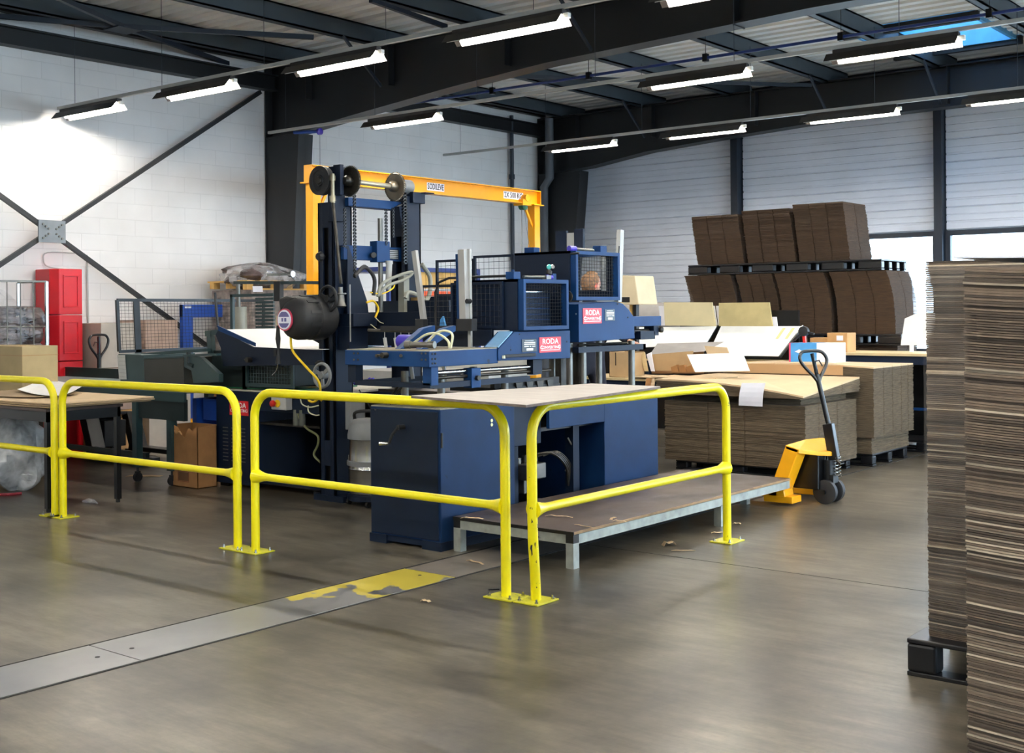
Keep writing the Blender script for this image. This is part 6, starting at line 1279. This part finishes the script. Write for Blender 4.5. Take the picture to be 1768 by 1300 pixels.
# left sorting bench with cartons
lbn = thing('packing_bench', 'dark blue packing bench with kraft offcuts right of the rear feeder', 'bench', (-7.0, 11.3, 0))
put('bench_top', MB().box(-8.0, -6.35, 10.95, 11.7, .865, .89), WOODP, lbn, bevel=.003); put('apron', MB().box(-8.0, -6.35, 10.97, 11.0, .74, .865), BLUE_D, lbn); put('apron', MB().box(-6.38, -6.35, 10.97, 11.68, .74, .865), BLUE_D, lbn)
for x in (-7.95, -6.42):
    for y in (11.0, 11.62): put('leg', MB().box(x, x + .05, y, y + .05, 0, .74), BLUE_D, lbn)
tb_ = mat('tan_carton_side', (178, 148, 108), .8, var=.05)
r = open_box('cardboard_box', 'tan open carton with dark slit on the packing bench, left one', 'carton', -7.53, -7.27, 11.05, 11.35, .89, 1.165, tb_, group='cartons on the packing bench'); put('slit', MB().box(-7.45, -7.44, 11.046, 11.05, 1.02, 1.16), mat('slit_dark', (60, 40, 24), .8), r)
r = thing('cardboard_box', 'wide open carton with grey raised flap on the packing bench', 'carton', (-6.6, 11.5, .89), 'cartons on the packing bench')
q = [ony(*p, 11.35) for p in ((1122, 612), (1197, 606), (1190, 640), (1125, 640))]; put('front_wall', MB().prism(q, (0, .006, 0)), tb_, r)
q = [ony(1122, 612, 11.5), ony(1135, 593, 11.75), ony(1250, 590, 11.75), ony(1215, 607, 11.5)]; put('raised_flap', MB().prism(q, (0, .006, 0)), GREYP, r)
q = [ony(*p, 11.62) for p in ((1122, 610), (1215, 606), (1215, 645), (1125, 645))]; put('back_wall', MB().prism(q, (0, .006, 0)), mat('carton_inside', (150, 112, 76), .8, var=.08), r)
q = [ony(*p, 11.33) for p in ((1216, 597), (1255, 600), (1260, 613), (1221, 612))]; put('side_flap', MB().prism(q, (0, .006, 0)), CARDT, r)
for k in range(3): o = put('kraft_scrap', MB().prism([ony(1158 + 13*k, 634 - 3*(k % 2), 11.25), ony(1168 + 13*k, 630, 11.25), ony(1172 + 13*k, 642, 11.25), ony(1160 + 13*k, 643, 11.25)], (0, .05, 0)), BOXD); tag(o, 'small folded brown scrap before the open carton, %s from the left' % ORD[k], 'scrap', 'folded scraps on the packing bench')
o = put('white_board', MB().prism([ony(1186, 612, 11.12), ony(1282, 609, 11.25), ony(1294, 640, 11.05), ony(1200, 642, 11.02)], (0, .012, -.006)), WHITE); tag(o, 'white board leaning on the packing bench beside the open carton', 'board')
for i, (x0, x1, y0, y1) in enumerate(((-7.26, -6.5, 10.96, 11.35), (-7.15, -6.3, 10.92, 11.2), (-6.9, -6.15, 10.9, 11.3))): sheet('cardboard_sheet', 'kraft offcut lying on the packing bench, %s from the bottom' % ORD[i], [(x0, y0, 0), (x1, y0 + .04, 0), (x1 + .05, y1, 0), (x0 + .04, y1, 0)], .892 + .008*i, .005, CARDT, 'sheet', 'kraft offcuts on the packing bench', .008)
for i, (px, w_) in enumerate(((1128, 8), (1117, 5))): o = put('paper_sheet', MB().prism([ony(px - 12, 612, 11.3), ony(px - 4, 608, 11.3), ony(px + 2, 641, 11.3), ony(px - 4 + 0, 641, 11.3)], (0, .01, 0)), PAPER if i == 0 else WOODP); tag(o, ('white folded paper' if i == 0 else 'pale folded card') + ' standing left of the open carton', 'paper')
# small cartons and tape gun on the right bench
ct_ = carton('blue carton with pink edge behind the pallet truck handle', -6.02, -5.72, 13.0, 13.06, 1.06, 1.26, SKYB, tape=False) if False else None
bx2 = thing('printed_carton', 'blue and white printed carton with pink edge behind the truck handle', 'carton', (-5.8, 12.45, 1.03)); a_, b_ = ony(1362, 592, 12.3), ony(1440, 622, 12.3); m1 = ony(1410, 600, 12.3).x; m0 = ony(1365, 600, 12.3).x
put('pink_edge', MB().box(a_.x, m0, 12.3, 12.6, 1.035, a_.z), PINK, bx2); put('blue_side', MB().box(m0, m1, 12.3, 12.6, 1.035, a_.z), SKYB, bx2); put('white_side', MB().box(m1, b_.x, 12.3, 12.6, 1.035, a_.z), PAPER, bx2)
put('white_print', MB().prism([ony(*p, 12.299) for p in ((1372, 607), (1380, 603), (1388, 608), (1380, 610))], (0, -.002, 0)), PAPER, bx2)
tgun = thing('tape_dispenser', 'black and red hand tape dispenser on the printed carton', 'tape dispenser', (-5.8, 12.45, 1.26)); c_ = ony(1388, 572, 12.45); z0_ = a_.z
put('body', MB().lathe(c_ - V((0, .03, 0)), (0, 1, 0), [(.02, 0), (.055, .005), (.055, .055), (.02, .06)], 18), BLKR, tgun, smooth=True); put('handle', MB().bar(c_ - V((0, 0, .03)), V((c_.x + .01, c_.y, z0_)), .03, .03), REDR, tgun); put('blade_arm', MB().bar(c_, c_ + V((.12, 0, -.03)), .03, .02).bar(c_, c_ + V((-.12, 0, -.1)), .03, .02), BLKR, tgun)
s_ = ony(1442, 580, 13.6); carton('small tan carton with white label on the right bench', s_.x - .08, s_.x + .17, 13.55, 13.8, 1.105, 1.33, BOXC); o = put('label_sheet', MB().box(s_.x + .04, s_.x + .12, 13.546, 13.549, 1.24, 1.30), PAPER); tag(o, 'white label on the small tan carton of the right bench', 'label')
carton('low tan carton behind the tape dispenser on the right bench', s_.x - .32, s_.x - .10, 13.6, 13.85, 1.105, 1.27, BOXC)
# big white hanging sheet at right
q = [ony(*p, 13.9) for p in ((1562, 550), (1580, 542), (1640, 540), (1640, 596), (1555, 596))]
o = put('white_cover', MB().prism(q, (0, .03, 0)).box(q[3].x - .05, q[3].x, 13.9, 13.95, 1.1, q[3].z + .02).box(q[4].x + .1, q[4].x + .14, 13.91, 13.94, 1.1, q[4].z + .05), WHITE); tag(o, 'large white board standing on the right bench beside the far stack', 'board')
# grey bales behind the cream boards
o = put('grey_bale', blob((-9.2, 14.6, 1.42), .9, .4, .30, 20, 10, .1, 12), GREYP, smooth=True); tag(o, 'grey covered heap between the hood and the cream board', 'heap'); o = put('heap_base', MB().box(-9.9, -8.6, 14.3, 15.0, 0, 1.22), BLK); tag(o, 'dark crate under the grey covered heap', 'crate')
lean_ = thing('leaning_boards', 'brown boards leaning between the right cabinet and the big pile', 'boards', (-6.7, 10.6, 0))
for k in range(3): put('board', MB().prism([(-6.78 - .03*k, 10.45, 0), (-6.70 - .03*k, 10.45, 0), (-6.86 - .03*k, 10.9, .9), (-6.9 - .03*k, 10.9, .9)], (.0, .02, 0)), BOXD if k else CARDT, lean_)

# ================================================================ PERSON behind the rear feeder
step = thing('step_platform', 'low dark step behind the machine under the worker', 'step', (-7.05, 9.95, 0)); put('tread', MB().box(-7.45, -6.65, 9.65, 10.3, .20, .24), BLKR, step); put('frame', MB().box(-7.43, -7.38, 9.67, 10.28, 0, .20).box(-6.72, -6.67, 9.67, 10.28, 0, .20), FRAME, step)
pe = thing('person', 'person in dark navy work clothes behind the rear feeder head', 'person', (-7.05, 9.95, .24))
def skin(name, joints, edges, m, parent, lv=2):
    me = bpy.data.meshes.new(name); off = wloc(parent); me.from_pydata([V(j[0]) - off for j in joints], edges, []); me.materials.append(m)
    o = bpy.data.objects.new(name, me); COL.objects.link(o); o.parent = parent
    md = o.modifiers.new('skin', 'SKIN'); md.use_smooth_shade = True
    for i, j in enumerate(joints): r_ = j[1] if isinstance(j[1], tuple) else (j[1], j[1]); me.skin_vertices[0].data[i].radius = r_
    me.skin_vertices[0].data[0].use_root = True
    sb = o.modifiers.new('sub', 'SUBSURF'); sb.levels = lv; sb.render_levels = lv; return o
px_, py_ = -7.05, 9.95
J = [((px_, py_, 1.14), (.17, .12)), ((px_+.02, py_-.02, 1.35), (.15, .11)), ((px_+.06, py_-.05, 1.58), (.19, .12)), ((px_+.09, py_-.07, 1.70), (.07, .07)), ((px_+.11, py_-.09, 1.76), (.055, .055)),
     ((px_-.05, py_-.10, 1.05), .10), ((px_-.04, py_-.12, .70), .07), ((px_-.05, py_-.12, .34), .05), ((px_+.04, py_-.16, .28), .04),
     ((px_+.05, py_+.10, 1.05), .10), ((px_+.08, py_+.12, .70), .07), ((px_+.04, py_+.14, .34), .05), ((px_+.14, py_+.12, .28), .04),
     ((px_+.0, py_-.24, 1.60), .06), ((px_+.10, py_-.30, 1.38), .048), ((px_+.30, py_-.26, 1.30), .038),
     ((px_+.12, py_+.14, 1.60), .06), ((px_+.24, py_+.20, 1.38), .048), ((px_+.42, py_+.10, 1.32), .038)]
Ed = [(0, 1), (1, 2), (2, 3), (3, 4), (0, 5), (5, 6), (6, 7), (7, 8), (0, 9), (9, 10), (10, 11), (11, 12), (2, 13), (13, 14), (14, 15), (2, 16), (16, 17), (17, 18)]
skin('body', J, Ed, NAVY, pe)
hc = V((px_+.14, py_-.11, 1.87)); fd = V((.25, .9, -.35)).normalized(); sd = fd.cross(V((0, 0, 1))).normalized(); ud = sd.cross(fd)
def ell(c, rx, ry, rz, n=20, m=14, f=None):
    mb = MB(); vs = []
    for i in range(m+1):
        t_ = PI*i/m
        for k in range(n):
            a_ = 2*PI*k/n; l = V((math.sin(t_)*math.cos(a_), math.sin(t_)*math.sin(a_), math.cos(t_)))
            if f: l = f(l)
            vs.append(c + fd*l.x*rx + sd*l.y*ry + ud*l.z*rz)
    return mb.add(vs, [(i*n+k, i*n+(k+1) % n, (i+1)*n+(k+1) % n, (i+1)*n+k) for i in range(m) for k in range(n)])
hd = put('head', ell(hc, .095, .077, .118, f=lambda l: V((l.x*(1.0 if l.z > -.2 else .92), l.y*(1 if l.z > -.3 else .85), l.z))), SKIN, pe, smooth=True)
put('hair', ell(hc - fd*.018 + ud*.016, .096, .088, .118, f=lambda l: l * (1 + .05*math.sin(l.x*14 + l.y*11)) if not (l.x > .35 and l.z < .45) else V((.35, l.y*.9, l.z))), HAIR, hd, smooth=True)
put('nose', ell(hc + fd*.096 - ud*.015, .02, .013, .022, 10, 8), SKIN, hd, smooth=True)
for s in (-1, 1):
    put('ear', ell(hc + sd*s*.080 - ud*.01, .018, .010, .030, 10, 8), mat('reddish_ear_%d' % (s+1), (214, 110, 90), .5), hd, smooth=True); put('eye', ell(hc + fd*.086 + sd*s*.032 + ud*.01, .008, .013, .008, 8, 6), TXTB, hd)
put('mouth', ell(hc + fd*.088 - ud*.055, .006, .024, .005, 8, 6), mat('lips', (170, 84, 78), .5), hd)
for s, w_ in ((-1, V((px_+.30, py_-.26, 1.30))), (1, V((px_+.42, py_+.10, 1.32)))):
    d_ = V((.95, .1*s, -.25)).normalized(); n_ = d_.cross(V((0, 0, 1))).normalized()
    jj = [(w_, .024), (w_ + d_*.05, (.03, .016)), (w_ + d_*.09, (.032, .014))]; ee = [(0, 1), (1, 2)]
    for k, (off_, ln) in enumerate(((-.03, .055), (-.01, .07), (.01, .065), (.03, .05))):
        b0_ = len(jj); jj += [(w_ + d_*.10 + n_*off_, .009), (w_ + d_*(.10 + ln*.6) + n_*off_*1.1 - V((0, 0, .01)), .008), (w_ + d_*(.10 + ln) + n_*off_*1.1 - V((0, 0, .03)), .006)]; ee += [(2, b0_), (b0_, b0_+1), (b0_+1, b0_+2)]
    b0_ = len(jj); jj += [(w_ + d_*.05 - n_*s*.035, .010), (w_ + d_*.085 - n_*s*.055 - V((0, 0, .01)), .008)]; ee += [(1, b0_), (b0_, b0_+1)]
    skin('hand', jj, ee, SKIN, pe)
put('boot', MB().bar((px_-.08, py_-.11, .275), (px_+.14, py_-.16, .275), .09, .07), BLKR, pe, bevel=.02); put('boot', MB().bar((px_+.0, py_+.14, .275), (px_+.22, py_+.12, .275), .09, .07), BLKR, pe, bevel=.02)

# ---------------------------------------------------------------- outdoors beyond the strip windows
og = struct('yard_ground', MB().box(-60, 60, -60, 80, -.4, -.3), mat('pale_yard', (190, 190, 186), .9))
